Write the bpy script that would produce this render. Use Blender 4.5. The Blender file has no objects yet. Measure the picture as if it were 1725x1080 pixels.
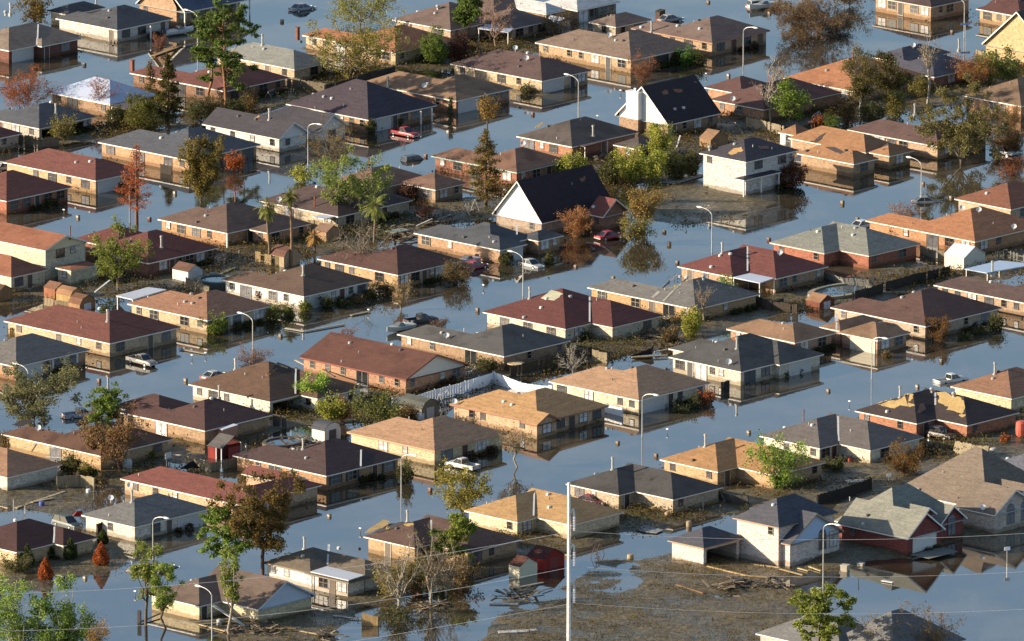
import bpy, bmesh, math, random
import numpy as np
from mathutils import Vector, Matrix

# ------------------------------------------------------------------ camera, sky, sun, exposure
SC = bpy.context.scene
COL = SC.collection
FPX = 22262.0                       # focal length in photo pixels (photo 1725 x 1080)
TH = math.radians(12.77)            # camera looks down by this much
AL = math.radians(46.84)            # streets run along this direction
DIST = 2012.0
CAM = Vector((0, -DIST * math.cos(TH), DIST * math.sin(TH)))
FW = Vector((0, math.cos(TH), -math.sin(TH)))
UP = Vector((0, math.sin(TH), math.cos(TH)))
cd = bpy.data.cameras.new('camera'); cam = bpy.data.objects.new('camera', cd); COL.objects.link(cam)
cam.location = CAM; cam.rotation_euler = (math.pi / 2 - TH, 0, 0)
cd.sensor_width = 36.0; cd.lens = FPX / 1725 * 36; cd.clip_start = 50; cd.clip_end = 20000
SC.camera = cam
SUN_AZ, SUN_EL = math.radians(186), math.radians(17.5)
w = bpy.data.worlds.new('World'); SC.world = w; w.use_nodes = True
sky = w.node_tree.nodes.new('ShaderNodeTexSky'); sky.sky_type = 'NISHITA'; sky.sun_disc = False
sky.sun_elevation = SUN_EL
sdir = Vector((math.cos(SUN_AZ) * math.cos(SUN_EL), math.sin(SUN_AZ) * math.cos(SUN_EL), math.sin(SUN_EL)))
sky.sun_rotation = math.atan2(sdir.x, sdir.y)
sky.air_density = 1.0; sky.dust_density = 1.0; sky.ozone_density = 1.7
bg = w.node_tree.nodes['Background']; bg.inputs['Strength'].default_value = 0.097
w.node_tree.links.new(sky.outputs[0], bg.inputs[0])
sl = bpy.data.lights.new('sun', 'SUN'); sl.energy = 5.0; sl.angle = math.radians(0.5); sl.color = (1.0, 0.83, 0.62)
so = bpy.data.objects.new('sun', sl); COL.objects.link(so); so.rotation_euler = sdir.to_track_quat('Z', 'Y').to_euler()
SC.view_settings.view_transform = 'Standard'; SC.view_settings.look = 'None'
SC.view_settings.exposure = 1.25; SC.view_settings.gamma = 1.0

# ------------------------------------------------------------------ where things stand
S = 1713 / 460.0
REG = {r: (x, y) for r, x, y in [('A', 0, 0), ('B', 430, 0), ('C', 860, 0), ('D', 1265, 0), ('E', 0, 260), ('F', 430, 260),
       ('G', 860, 260), ('I', 1265, 260), ('J', 0, 530), ('K', 430, 530), ('M', 860, 530), ('N', 1265, 530),
       ('P', 0, 790), ('Q', 430, 790), ('U', 860, 790), ('V', 1265, 790), ('0', 0, 0)]}
def full(r, x, y):
    if r == '0': return x, y
    ox, oy = REG[r]; return ox + x / S, oy + y / S
def ray(px, py, z=0.0):
    d = FW * FPX + Vector((px - 862.5, 0, 0)) + UP * (540 - py)
    return CAM + d * ((z - CAM.z) / d.z)
def at(r, x, y, z=0.0): return ray(*full(r, x, y), z)
def ppm(p): return FPX / (p - CAM).dot(FW)          # photo pixels per metre at a point
DX = Vector((math.cos(AL), math.sin(AL), 0)); DY = Vector((-math.sin(AL), math.cos(AL), 0))
def along(p, d, px):                                # how far along d from p until image column px
    q = px - 862.5; z = (p - CAM).dot(FW)
    return (q * z - FPX * p.x) / (FPX * d.x - q * d.dot(FW))

# ------------------------------------------------------------------ helpers
RN = random.Random(7)
class MB:
    def __init__(s): s.v = []; s.f = []; s.m = []
    def poly(s, pts, m=0):
        i = len(s.v); s.v += [tuple(p) for p in pts]; s.f.append(tuple(range(i, i + len(pts)))); s.m.append(m)
    def hexa(s, b, t, m=0, cap=True):
        i = len(s.v); n = len(b); s.v += [tuple(p) for p in b] + [tuple(p) for p in t]
        for k in range(n):
            j = (k + 1) % n; s.f.append((i + k, i + j, i + n + j, i + n + k)); s.m.append(m)
        if cap:
            s.f.append(tuple(range(i + n - 1, i - 1, -1))); s.f.append(tuple(range(i + n, i + 2 * n))); s.m += [m, m]
    def box(s, x0, x1, y0, y1, z0, z1, m=0):
        s.hexa([(x0, y0, z0), (x1, y0, z0), (x1, y1, z0), (x0, y1, z0)], [(x0, y0, z1), (x1, y0, z1), (x1, y1, z1), (x0, y1, z1)], m)
    def tube(s, p0, p1, r0, r1=None, n=8, m=0):
        p0 = Vector(p0); p1 = Vector(p1); r1 = r0 if r1 is None else r1
        d = (p1 - p0).normalized(); a = d.orthogonal().normalized(); b = d.cross(a)
        c = [(math.cos(2 * math.pi * k / n), math.sin(2 * math.pi * k / n)) for k in range(n)]
        s.hexa([p0 + (a * x + b * y) * r0 for x, y in c], [p1 + (a * x + b * y) * r1 for x, y in c], m)
    def beam(s, p0, p1, w_, h_, m=0):
        p0 = Vector(p0); p1 = Vector(p1); d = (p1 - p0).normalized()
        a = d.cross(Vector((0, 0, 1)))
        a = Vector((1, 0, 0)) if a.length < 1e-3 else a.normalized()
        b = a.cross(d); a = a * w_ / 2; b = b * h_ / 2
        s.hexa([p0 - a - b, p0 + a - b, p0 + a + b, p0 - a + b], [p1 - a - b, p1 + a - b, p1 + a + b, p1 - a + b], m)
    def lathe(s, prof, c=(0, 0), n=16, m=0):
        i = len(s.v); k = len(prof)
        for j in range(n):
            t = 2 * math.pi * j / n
            s.v += [(c[0] + r * math.cos(t), c[1] + r * math.sin(t), z) for r, z in prof]
        for j in range(n):
            for q in range(k - 1):
                a = i + j * k + q; b = i + (j + 1) % n * k + q
                s.f.append((a, b, b + 1, a + 1)); s.m.append(m)
    def loft(s, rings, m=0, cap=True):
        i = len(s.v); n = len(rings[0])
        for r in rings: s.v += [tuple(p) for p in r]
        for q in range(len(rings) - 1):
            for k in range(n):
                j = (k + 1) % n; a = i + q * n
                s.f.append((a + k, a + j, a + n + j, a + n + k)); s.m.append(m)
        if cap:
            s.f.append(tuple(range(i + n - 1, i - 1, -1))); e = i + (len(rings) - 1) * n
            s.f.append(tuple(range(e, e + n))); s.m += [m, m]
    def mesh(s, name, mats, smooth=False):
        me = bpy.data.meshes.new(name); me.from_pydata(s.v, [], s.f)
        for q in (mats if isinstance(mats, (list, tuple)) else [mats]): me.materials.append(q)
        me.polygons.foreach_set('material_index', s.m)
        bm = bmesh.new(); bm.from_mesh(me); bmesh.ops.recalc_face_normals(bm, faces=bm.faces); bm.to_mesh(me); bm.free()
        if smooth: me.polygons.foreach_set('use_smooth', [True] * len(me.polygons))
        return me
    def build(s, name, mats, parent=None, smooth=False):
        return put(name, s.mesh(name, mats, smooth), parent)
def put(name, me, parent=None, loc=None, rz=0.0):
    o = bpy.data.objects.new(name, me); COL.objects.link(o)
    if parent: o.parent = parent
    if loc is not None: o.location = loc
    if rz: o.rotation_euler = (0, 0, rz)
    return o
def tag(o, label=None, cat=None, group=None, kind=None):
    if label: o['label'] = label
    if cat: o['category'] = cat
    if group: o['group'] = group
    if kind: o['kind'] = kind
    return o
def thing(name, label, cat, loc, rz=0.0, group=None):
    return tag(put(name, None, None, loc, rz), label, cat, group)
def copy_tree(o, parent=None):
    c = o.copy(); COL.objects.link(c); c.parent = parent
    for ch in list(o.children): copy_tree(ch, c)
    return c

# ------------------------------------------------------------------ materials
def lin(hx, k=1.0):
    r = []
    for i in (0, 2, 4):
        c = int(hx[i:i + 2], 16) / 255; c = c / 12.92 if c <= .04045 else ((c + .055) / 1.055) ** 2.4
        r.append(min(c / k / (1.0, .96, .92)[i // 2], .85))
    return tuple(r) + (1.0,)
MATS = {}
def muted(c, f):                       # greyer version of a colour
    y = .3 * c[0] + .59 * c[1] + .11 * c[2]; return (c[0] + (y - c[0]) * f, c[1] + (y - c[1]) * f, c[2] + (y - c[2]) * f, 1.0)
class NT:
    def __init__(s, name):
        s.m = bpy.data.materials.new(name); s.m.use_nodes = True; s.t = s.m.node_tree; s.b = s.t.nodes['Principled BSDF']
    def n(s, typ, **kw):
        q = s.t.nodes.new('ShaderNode' + typ)
        for k, v in kw.items():
            if k in q.inputs: q.inputs[k].default_value = v
            else: setattr(q, k, v)
        return q
    def l(s, a, b): s.t.links.new(a, b)
    def coords(s, scale, kind='Object'):
        c = s.n('TexCoord'); mp = s.n('Mapping'); mp.inputs['Scale'].default_value = scale; s.l(c.outputs[kind], mp.inputs[0]); return mp.outputs[0]
    def noise(s, vec, scale, detail=3, rough=.6):
        q = s.n('TexNoise'); q.inputs['Scale'].default_value = scale; q.inputs['Detail'].default_value = detail; q.inputs['Roughness'].default_value = rough
        s.l(vec, q.inputs['Vector']); return q.outputs['Fac']
    def ramp(s, fac, stops):
        q = s.n('ValToRGB'); e = q.color_ramp.elements
        while len(e) < len(stops): e.new(.5)
        for i, (p, c) in enumerate(stops):
            e[i].position = p; e[i].color = c if isinstance(c, tuple) else (c, c, c, 1)
        s.l(fac, q.inputs[0]); return q.outputs[0]
    def mix(s, fac, a, b, mode='MIX'):
        q = s.n('MixRGB', blend_type=mode)
        for i, v in enumerate((fac, a, b)):
            if hasattr(v, 'is_linked'): s.l(v, q.inputs[i])
            else: q.inputs[i].default_value = v
        return q.outputs[0]
def cached(fn):
    def g(*a):
        k = (fn.__name__,) + a
        if k not in MATS: MATS[k] = fn(*a)
        return MATS[k]
    return g
def shade(c, k): return (c[0] * k, c[1] * k, c[2] * k, 1)
@cached
def roof_mat(hx, wear=0.35):
    t = NT('shingle_roof'); c = muted(lin(hx, 1.7), .22)
    obj = t.n('ObjectInfo'); cc = t.n('TexCoord'); add = t.n('VectorMath', operation='ADD')
    t.l(cc.outputs['Object'], add.inputs[0])
    mul = t.n('VectorMath', operation='SCALE'); mul.inputs[3].default_value = 37.0
    t.l(obj.outputs['Location'], mul.inputs[0]); t.l(mul.outputs[0], add.inputs[1])
    def mp(s_):
        q = t.n('Mapping'); q.inputs['Scale'].default_value = s_; t.l(add.outputs[0], q.inputs[0]); return q.outputs[0]
    fine = t.noise(mp((1.9, 1.9, 8)), 1.0, 5, .85)
    rows = t.noise(mp((.35, .35, 5)), 1.0, 3, .7)
    big = t.noise(mp((.30, .30, .5)), 1.0, 4, .6)
    a = t.ramp(fine, [(.34, shade(c, .42)), (.5, c), (.66, shade(c, 1.55))])
    a = t.mix(.42, a, t.ramp(rows, [(.34, shade(c, .55)), (.66, shade(c, 1.35))]))
    dk = t.ramp(big, [(.36, shade(c, 1.12)), (.50, shade(c, .95)), (.60, shade(c, .5))])
    a = t.mix(wear, a, dk)
    streak = t.noise(mp((1.4, 1.4, .12)), 1.0, 2, .5)
    a = t.mix(t.ramp(streak, [(.56, 0.0), (.72, .30)]), a, shade(c, .55))
    t.l(a, t.b.inputs['Base Color']); t.b.inputs['Roughness'].default_value = .9; t.b.inputs['Specular IOR Level'].default_value = .25
    return t.m
@cached
def metal_roof(hx):
    t = NT('metal_roof'); c = lin(hx, 1.75)
    v = t.coords((1, 1, 1)); q = t.n('TexWave'); q.inputs['Scale'].default_value = .7; q.bands_direction = 'X'; t.l(v, q.inputs[0])
    a = t.mix(t.ramp(q.outputs['Fac'], [(0.0, 1.0), (.12, 0.0)]), shade(c, .98), shade(c, .72))
    a = t.mix(t.ramp(t.noise(v, .5, 4), [(.5, 0.0), (.8, .5)]), a, shade(c, .7))
    t.l(a, t.b.inputs['Base Color']); t.b.inputs['Roughness'].default_value = .45; t.b.inputs['Metallic'].default_value = 0.0
    return t.m
@cached
def wall_mat(hx, mottle=0.5):
    t = NT('wall'); c = muted(lin(hx, 1.6), .35)
    v = t.coords((1, 1, 1)); br = t.n('TexBrick'); br.offset = .5
    v2 = t.coords((1, 1, 1.0)); sep = t.n('SeparateXYZ'); t.l(v2, sep.inputs[0])
    ad = t.n('Math', operation='ADD'); t.l(sep.outputs[0], ad.inputs[0]); t.l(sep.outputs[1], ad.inputs[1])
    cb = t.n('CombineXYZ'); t.l(ad.outputs[0], cb.inputs[0]); t.l(sep.outputs[2], cb.inputs[1])
    t.l(cb.outputs[0], br.inputs['Vector'])
    br.inputs['Scale'].default_value = 1.0; br.inputs['Brick Width'].default_value = .42; br.inputs['Row Height'].default_value = .15
    br.inputs['Mortar Size'].default_value = .012
    br.inputs['Color1'].default_value = shade(c, 1.0 + .38 * mottle); br.inputs['Color2'].default_value = shade(c, 1 - .5 * mottle); br.inputs['Mortar'].default_value = shade(c, .85)
    big = t.noise(v, .8, 4, .65)
    a = t.mix(.45, br.outputs['Color'], t.ramp(big, [(.3, shade(c, .62)), (.7, shade(c, 1.2))]))
    sp = t.n('CombineXYZ'); t.l(ad.outputs[0], sp.inputs[0]); t.l(sep.outputs[2], sp.inputs[2])
    sm = t.n('Mapping'); sm.inputs['Scale'].default_value = (1.7, 1, 4.2); t.l(sp.outputs[0], sm.inputs[0]); spn = t.noise(sm.outputs[0], 1.0, 3, .75)
    a = t.mix(min(1.0, .45 + mottle * .4), a, t.mix(1.0, a, t.ramp(spn, [(.36, (.42, .36, .30, 1)), (.50, (1, 1, 1, 1)), (.68, (1.25, 1.22, 1.18, 1))]), 'MULTIPLY'))
    # mud line left by the flood, plus painted shadow along the waterline
    wob = t.noise(t.coords((1.2, 1.2, .3)), 1.0, 3)
    ad2 = t.n('Math', operation='MULTIPLY_ADD'); ad2.inputs[1].default_value = -1.0; t.l(wob, ad2.inputs[0]); t.l(sep.outputs[2], ad2.inputs[2])
    mud = t.ramp(ad2.outputs[0], [(0.0, .8), (.06, .55), (.14, .2), (.34, 0.0)])
    a = t.mix(mud, a, (c[0] * .42 + .015, c[1] * .36 + .012, c[2] * .30 + .008, 1))
    t.l(a, t.b.inputs['Base Color']); t.b.inputs['Roughness'].default_value = .9; t.b.inputs['Specular IOR Level'].default_value = .2
    return t.m
@cached
def paint(hx, rough=.6, k=1.9, dirt=.35):
    t = NT('paint'); c = lin(hx, k)
    v = t.coords((1, 1, 1)); n_ = t.noise(v, 1.7, 4, .65)
    a = t.mix(t.ramp(n_, [(.45, 0.0), (.75, dirt)]), c, (c[0] * .5 + .02, c[1] * .45 + .018, c[2] * .38 + .012, 1))
    t.l(a, t.b.inputs['Base Color']); t.b.inputs['Roughness'].default_value = rough
    return t.m
@cached
def flat(r, g, b, rough=.7, metal=0.0):
    t = NT('surface'); c = (r, g, b, 1); v = t.coords((1, 1, 1)); n_ = t.noise(v, 3.0, 3)
    t.l(t.ramp(n_, [(.3, shade(c, .8)), (.7, shade(c, 1.15))]), t.b.inputs['Base Color'])
    t.b.inputs['Roughness'].default_value = rough; t.b.inputs['Metallic'].default_value = metal
    return t.m
@cached
def glass(kind):
    t = NT('window_glass'); c = {'d': (.02, .022, .025, 1), 'w': (.42, .42, .42, 1), 'b': (.10, .22, .34, 1), 'm': (.09, .09, .10, 1)}[kind]
    v = t.coords((.8, .8, .8), 'Object'); n_ = t.noise(v, 1.0, 2)
    t.l(t.ramp(n_, [(.35, shade(c, .6)), (.65, shade(c, 1.3))]), t.b.inputs['Base Color']); t.b.inputs['Roughness'].default_value = .12
    return t.m
@cached
def wood(hx):
    t = NT('wood'); c = lin(hx, 2.1); v = t.coords((5.5, 5.5, .4)); n_ = t.noise(v, 1.0, 2, .5); m_ = t.noise(t.coords((1, 1, 1)), .7, 3)
    a = t.mix(.5, t.ramp(n_, [(.3, shade(c, .55)), (.7, shade(c, 1.3))]), t.ramp(m_, [(.3, shade(c, .6)), (.7, shade(c, 1.2))]))
    t.l(a, t.b.inputs['Base Color']); t.b.inputs['Roughness'].default_value = .9
    return t.m
@cached
def bark(hx):
    t = NT('bark'); c = lin(hx, 1.9); n_ = t.noise(t.coords((3, 3, .8)), 2.0, 3)
    t.l(t.ramp(n_, [(.3, shade(c, .6)), (.7, shade(c, 1.25))]), t.b.inputs['Base Color']); t.b.inputs['Roughness'].default_value = .95
    return t.m
@cached
def leaf(hx, hx2):
    t = NT('foliage'); c = muted(lin(hx, 1.1), .18); d = muted(lin(hx2, 1.1), .18); c = (c[0] * 1.06, c[1] * .95, c[2] * .72, 1); d = (d[0] * 1.06, d[1] * .95, d[2] * .72, 1)
    g = t.n('NewGeometry'); n_ = t.noise(t.coords((1, 1, 1)), .9, 2)
    a = t.mix(t.ramp(n_, [(.35, 0.0), (.65, 1.0)]), c, d)
    a = t.mix(.6, a, t.ramp(g.outputs['Random Per Island'], [(0.0, shade(d, .7)), (.5, c), (1.0, shade(c, 1.35))]))
    df = t.n('BsdfDiffuse'); tr = t.n('BsdfTranslucent'); mx = t.n('MixShader'); mx.inputs[0].default_value = .40
    t.l(a, df.inputs[0]); t.l(a, tr.inputs[0]); t.l(df.outputs[0], mx.inputs[1]); t.l(tr.outputs[0], mx.inputs[2])
    t.l(mx.outputs[0], t.t.nodes['Material Output'].inputs[0])
    return t.m
WHITE = paint('f2efe8'); CREAM = paint('e3d8bd')
STEEL = flat(.42, .42, .40, .45, .6)

# ------------------------------------------------------------------ ground and water
def seg_d(X, Y, a, b):
    ax, ay = a.x, a.y; dx, dy = b.x - ax, b.y - ay; L2 = dx * dx + dy * dy
    t = np.clip(((X - ax) * dx + (Y - ay) * dy) / L2, 0, 1)
    return np.hypot(X - ax - t * dx, Y - ay - t * dy)
def poly_d(X, Y, P):                     # signed distance, negative inside
    d = np.full(X.shape, 1e9); ins = np.zeros(X.shape, bool)
    for i in range(len(P)):
        a, b = P[i], P[(i + 1) % len(P)]; d = np.minimum(d, seg_d(X, Y, a, b))
        c = ((a.y > Y) != (b.y > Y)) & (X < (b.x - a.x) * (Y - a.y) / (b.y - a.y + 1e-12) + a.x); ins ^= c
    return np.where(ins, -d, d)
def vnoise(X, Y, cell, seed):
    r = np.random.RandomState(seed); g = r.rand(256, 256); x = X / cell + 500; y = Y / cell + 500
    xi = np.floor(x).astype(int); yi = np.floor(y).astype(int); fx = x - xi; fy = y - yi
    fx = fx * fx * (3 - 2 * fx); fy = fy * fy * (3 - 2 * fy)
    def q(a, b): return g[a % 256, b % 256]
    return (q(xi, yi) * (1 - fx) + q(xi + 1, yi) * fx) * (1 - fy) + (q(xi, yi + 1) * (1 - fx) + q(xi + 1, yi + 1) * fx) * fy
# dry or muddy ground, outlined on the ground plane (photo pixels): polygons and yard strips
DRY = [
 (0.34, [(800, 1100), (835, 1010), (930, 985), (985, 942), (1050, 935), (1130, 925), (1240, 945), (1400, 965), (1425, 962), (1440, 948), (1530, 938), (1560, 925), (1640, 905), (1725, 890), (1790, 850), (1725, 760), (1560, 780), (1400, 850), (1380, 900), (1330, 990), (1390, 1000), (1400, 1060), (1420, 1300), (700, 1300)]),
 (0.16, [(1505, 770), (1600, 725), (1725, 700), (1800, 720), (1760, 800), (1560, 790), (1480, 830), (1300, 870), (1240, 850), (1380, 800), (1420, 780)]),
 (0.20, [(1050, 360), (1090, 320), (1180, 300), (1230, 325), (1330, 340), (1270, 372), (1150, 385), (1095, 375)]),
 (0.14, [(1400, 470), (1470, 430), (1600, 445), (1620, 470), (1500, 500), (1420, 500)]),
 (0.10, [(840, 900), (900, 880), (960, 905), (1050, 880), (1080, 890), (1010, 925), (930, 945), (860, 960)]),
 (0.12, [(0, 815), (60, 820), (140, 800), (260, 790), (330, 770), (330, 800), (200, 830), (120, 870), (0, 860)]),
 (0.10, [(230, 1010), (330, 1010), (480, 1035), (600, 1020), (620, 1040), (560, 1090), (400, 1100), (260, 1060)]),
]
DRY += [(0.12, [(-20, 925), (60, 915), (215, 905), (240, 950), (150, 990), (60, 1005), (-20, 990)])]
STRIP = [(11, .10, [(-30, 840), (150, 800), (300, 765), (440, 705), (560, 700), (680, 670), (860, 622), (1000, 590), (1200, 535), (1400, 500), (1560, 475), (1760, 425)]),
         (12, .10, [(-20, 500), (60, 485), (250, 490), (330, 465), (500, 412), (700, 370), (860, 335), (1060, 290), (1290, 205), (1500, 180), (1740, 120)]),
         (10, .09, [(640, 1000), (880, 890), (1060, 880), (1230, 845), (1400, 810), (1560, 765), (1740, 720)]),
         (10, .08, [(-20, 245), (60, 232), (220, 220), (350, 190), (550, 140), (720, 105), (900, 75), (1040, 55)])]
GS = .62
xs = np.arange(-120, 120.1, GS); ys = np.arange(-310, 330, GS)
GX, GY = np.meshgrid(xs, ys)
GN = vnoise(GX, GY, 15, 1) * .42 + vnoise(GX, GY, 6, 2) * .34 + vnoise(GX, GY, 2.4, 3) * .22 + vnoise(GX + .4 * GY, GY, 1.2, 4) * .12 - .55
GZ = np.full(GX.shape, -.55)
for h, P in DRY:
    d = poly_d(GX, GY, [ray(*p) for p in P]); k = np.clip(.5 - d / 7.0, 0, 1); k = k * k * (3 - 2 * k)
    GZ = np.maximum(GZ, -.55 + (h + .55) * k)
for wd, h, P in STRIP:
    Q = [ray(*p) for p in P]; d = np.full(GX.shape, 1e9)
    for a, b in zip(Q, Q[1:]): d = np.minimum(d, seg_d(GX, GY, a, b))
    k = np.clip(1.3 - d / wd, 0, 1); k = k * k * (3 - 2 * k); GZ = np.maximum(GZ, -.55 + (h + .55) * k)
SM = np.zeros(GX.shape)
for wd, h, P in STRIP:
    Q = [ray(*p) for p in P]
    for a, b in zip(Q, Q[1:]): SM = np.maximum(SM, np.exp(-(seg_d(GX, GY, a, b) / (wd * .55)) ** 2))
WET = [[(900, 985), (985, 948), (1070, 955), (1115, 980), (1070, 1003), (960, 1012), (880, 1005)], [(1030, 905), (1075, 900), (1130, 925), (1120, 945), (1060, 950), (1020, 935)], [(870, 1010), (930, 1000), (925, 1030), (860, 1040)], [(1180, 1000), (1260, 995), (1275, 1010), (1190, 1016)]]
for P in WET:                             # puddles left on the field
    d = poly_d(GX, GY, [ray(*q) for q in P]); k = np.clip(.5 - d / 6.0, 0, 1); GZ = GZ - k * .37
GZ = GZ + GN * .55
def ground_z(p):
    i = int(round((p.y + 310) / GS)); j = int(round((p.x + 120) / GS))
    if 0 <= i < len(ys) and 0 <= j < len(xs): return float(GZ[i, j])
    return -.5
def np_mesh(name, V, F, mats):
    me = bpy.data.meshes.new(name); n, k = F.shape
    me.vertices.add(len(V)); me.vertices.foreach_set('co', np.ascontiguousarray(V, np.float32).ravel())
    me.loops.add(n * k); me.loops.foreach_set('vertex_index', np.ascontiguousarray(F, np.int32).ravel())
    me.polygons.add(n); me.polygons.foreach_set('loop_start', np.arange(n, dtype=np.int32) * k)
    me.update(calc_edges=True); me.validate()
    for m in mats: me.materials.append(m)
    return me
def make_ground():
    t = NT('muddy_ground'); v = t.coords((1, 1, 1)); f = t.noise(v, 1.2, 5, .7); b = t.noise(v, .12, 4, .6); st = t.noise(t.coords((.8, 2.4, 1)), .9, 4, .7)
    a = t.mix(t.ramp(b, [(.35, 0.0), (.65, 1.0)]), (.058, .047, .022, 1), (.105, .080, .040, 1))
    a = t.mix(.65, a, t.ramp(f, [(.36, (.018, .016, .009, 1)), (.50, (.070, .057, .027, 1)), (.68, (.18, .14, .07, 1))]))
    a = t.mix(t.ramp(st, [(.5, 0.0), (.72, .5)]), a, (.17, .145, .10, 1))
    t.l(a, t.b.inputs['Base Color']); t.l(t.ramp(b, [(.38, .22), (.62, .85)]), t.b.inputs['Roughness'])
    bp = t.n('Bump'); bp.inputs['Strength'].default_value = 1.0; bp.inputs['Distance'].default_value = .22; t.l(f, bp.inputs['Height']); t.l(bp.outputs[0], t.b.inputs['Normal'])
    V = np.stack([GX.ravel(), GY.ravel(), GZ.ravel()], 1); ny, nx = GX.shape
    I = np.arange(ny * nx).reshape(ny, nx)
    F = np.stack([I[:-1, :-1].ravel(), I[:-1, 1:].ravel(), I[1:, 1:].ravel(), I[1:, :-1].ravel()], 1)
    me = np_mesh('ground', V, F, [t.m]); me.polygons.foreach_set('use_smooth', [True] * len(me.polygons))
    tag(put('ground', me), kind='structure')
    far = MB(); far.poly([(-3000, -3000, -1.4), (3000, -3000, -1.4), (3000, 3000, -1.4), (-3000, 3000, -1.4)])
    tag(far.build('terrain', t.m), kind='structure')
    t = NT('flood_water'); v = t.coords((1, 1, 1)); b = t.noise(v, .045, 5, .65); b2 = t.noise(t.coords((.5, .12, 1)), .35, 4, .7)
    a = t.mix(t.ramp(b, [(.42, 0.0), (.66, 1.0)]), (.020, .017, .011, 1), (.070, .057, .036, 1))
    t.l(t.mix(t.ramp(b2, [(.55, 0.0), (.75, .5)]), a, (.095, .082, .058, 1)), t.b.inputs['Base Color'])
    t.l(t.ramp(b2, [(.45, .02), (.75, .09)]), t.b.inputs['Roughness']); t.b.inputs['IOR'].default_value = 3.0
    rp = t.noise(t.coords((1, 1, 1)), .9, 2, .5); bp = t.n('Bump'); bp.inputs['Strength'].default_value = .09; bp.inputs['Distance'].default_value = .03
    t.l(rp, bp.inputs['Height']); t.l(bp.outputs[0], t.b.inputs['Normal'])
    wt = MB(); wt.poly([(-3000, -3000, 0), (3000, -3000, 0), (3000, 3000, 0), (-3000, 3000, 0)])
    tag(wt.build('flood_water', t.m), kind='structure')

# ------------------------------------------------------------------ houses
PARTCACHE = {}
def opening(kind, trim, pane):
    """meshes of a window or door seen from -y, foot at z=0, centred on x"""
    k = (kind, trim, pane)
    if k in PARTCACHE: return PARTCACHE[k]
    fr, pn = MB(), MB(); fm = paint(trim); pm = glass(pane) if len(pane) == 1 else paint(pane)
    W_ = {'W': (1.7, 1.35, .85), 'w': (.85, 1.0, 1.15), 'S': (2.3, 2.05, .1), 'D': (1.05, 2.1, .1), 'G': (4.7, 2.15, .02), 'T': (.95, 2.0, .25), 'A': (1.5, 2.2, .5)}[kind]
    ww, hh, z0 = W_; t = .07
    if kind == 'G':
        for i in range(4):
            z = z0 + i * hh / 4; fr.box(-ww / 2, ww / 2, -.05, .06, z + .02, z + hh / 4 - .015)
        fr.box(-ww / 2 + .01, ww / 2 - .01, -.03, .05, z0 + .01, z0 + hh - .01)
        pn.box(-ww / 2 - .14, -ww / 2, -.08, .05, z0, z0 + hh + .14); pn.box(ww / 2, ww / 2 + .14, -.08, .05, z0, z0 + hh + .14); pn.box(-ww / 2, ww / 2, -.08, .05, z0 + hh, z0 + hh + .14)
        names = ('garage_door', 'frame')
    else:
        fr.box(-ww / 2 - t, -ww / 2, -.06, .06, z0, z0 + hh); fr.box(ww / 2, ww / 2 + t, -.06, .06, z0, z0 + hh)
        fr.box(-ww / 2 - t, ww / 2 + t, -.07, .06, z0 + hh, z0 + hh + t); fr.box(-ww / 2 - t - .05, ww / 2 + t + .05, -.12, .06, z0 - t, z0)
        if kind in 'wWTA': fr.box(-ww / 2, ww / 2, -.05, .05, z0 + hh / 2 - .03, z0 + hh / 2 + .03)
        if kind in 'WSA': fr.box(-.04, .04, -.055, .05, z0 + .002, z0 + hh - .002)
        if kind == 'A':
            r = ww / 2; P0 = [(-r + 2 * r * q / 10, math.sqrt(max(0, r * r - (-r + 2 * r * q / 10) ** 2)) * .8) for q in range(11)]
            pn.hexa([(x, -.02, z0 + hh + .1 + z) for x, z in P0], [(x, .03, z0 + hh + .1 + z) for x, z in P0])
        pn.box(-ww / 2, ww / 2, -.02, .04, z0, z0 + hh)
        names = {'D': ('door', 'door_panel'), 'S': ('sliding_door', 'pane')}.get(kind, ('window', 'pane'))
    r = (names, fr.mesh(names[0], fm), pn.mesh(names[1], pm if kind != 'G' else WHITE), ww)
    PARTCACHE[k] = r
    return r
def ridge_of(b):
    a, L, p, g = b['a'], b['b'], b['p'], b['g']
    ylong = ('f' in g or 'k' in g) or (L >= a and not ('l' in g or 'r' in g))
    if ylong:
        s = 0 if 'f' in g else a / 2 * b['e']; e = L if 'k' in g else L - a / 2 * b['e']
        if e < s: s = e = (s + e) / 2
        return 'y', s, e, a / 2 * p
    s = 0 if 'l' in g else L / 2 * b['e']; e = a if 'r' in g else a - L / 2 * b['e']
    if e < s: s = e = (s + e) / 2
    return 'x', s, e, L / 2 * p
def roof_h(b, x, y):
    x -= b['x0']; y -= b['y0']; a, L = b['a'], b['b']
    if x < 0 or y < 0 or x > a or y > L: return -99
    ax, s, e, H_ = ridge_of(b)
    if ax == 'y': u, v, U_, V_ = x, y, a, L
    else: u, v, U_, V_ = y, x, L, a
    z = min(u, U_ - u) / (U_ / 2) * H_
    if s > 0: z = min(z, v / s * H_)
    if e < V_: z = min(z, (V_ - v) / (V_ - e) * H_)
    return b['ze'] + z
HOUSES = []
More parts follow.
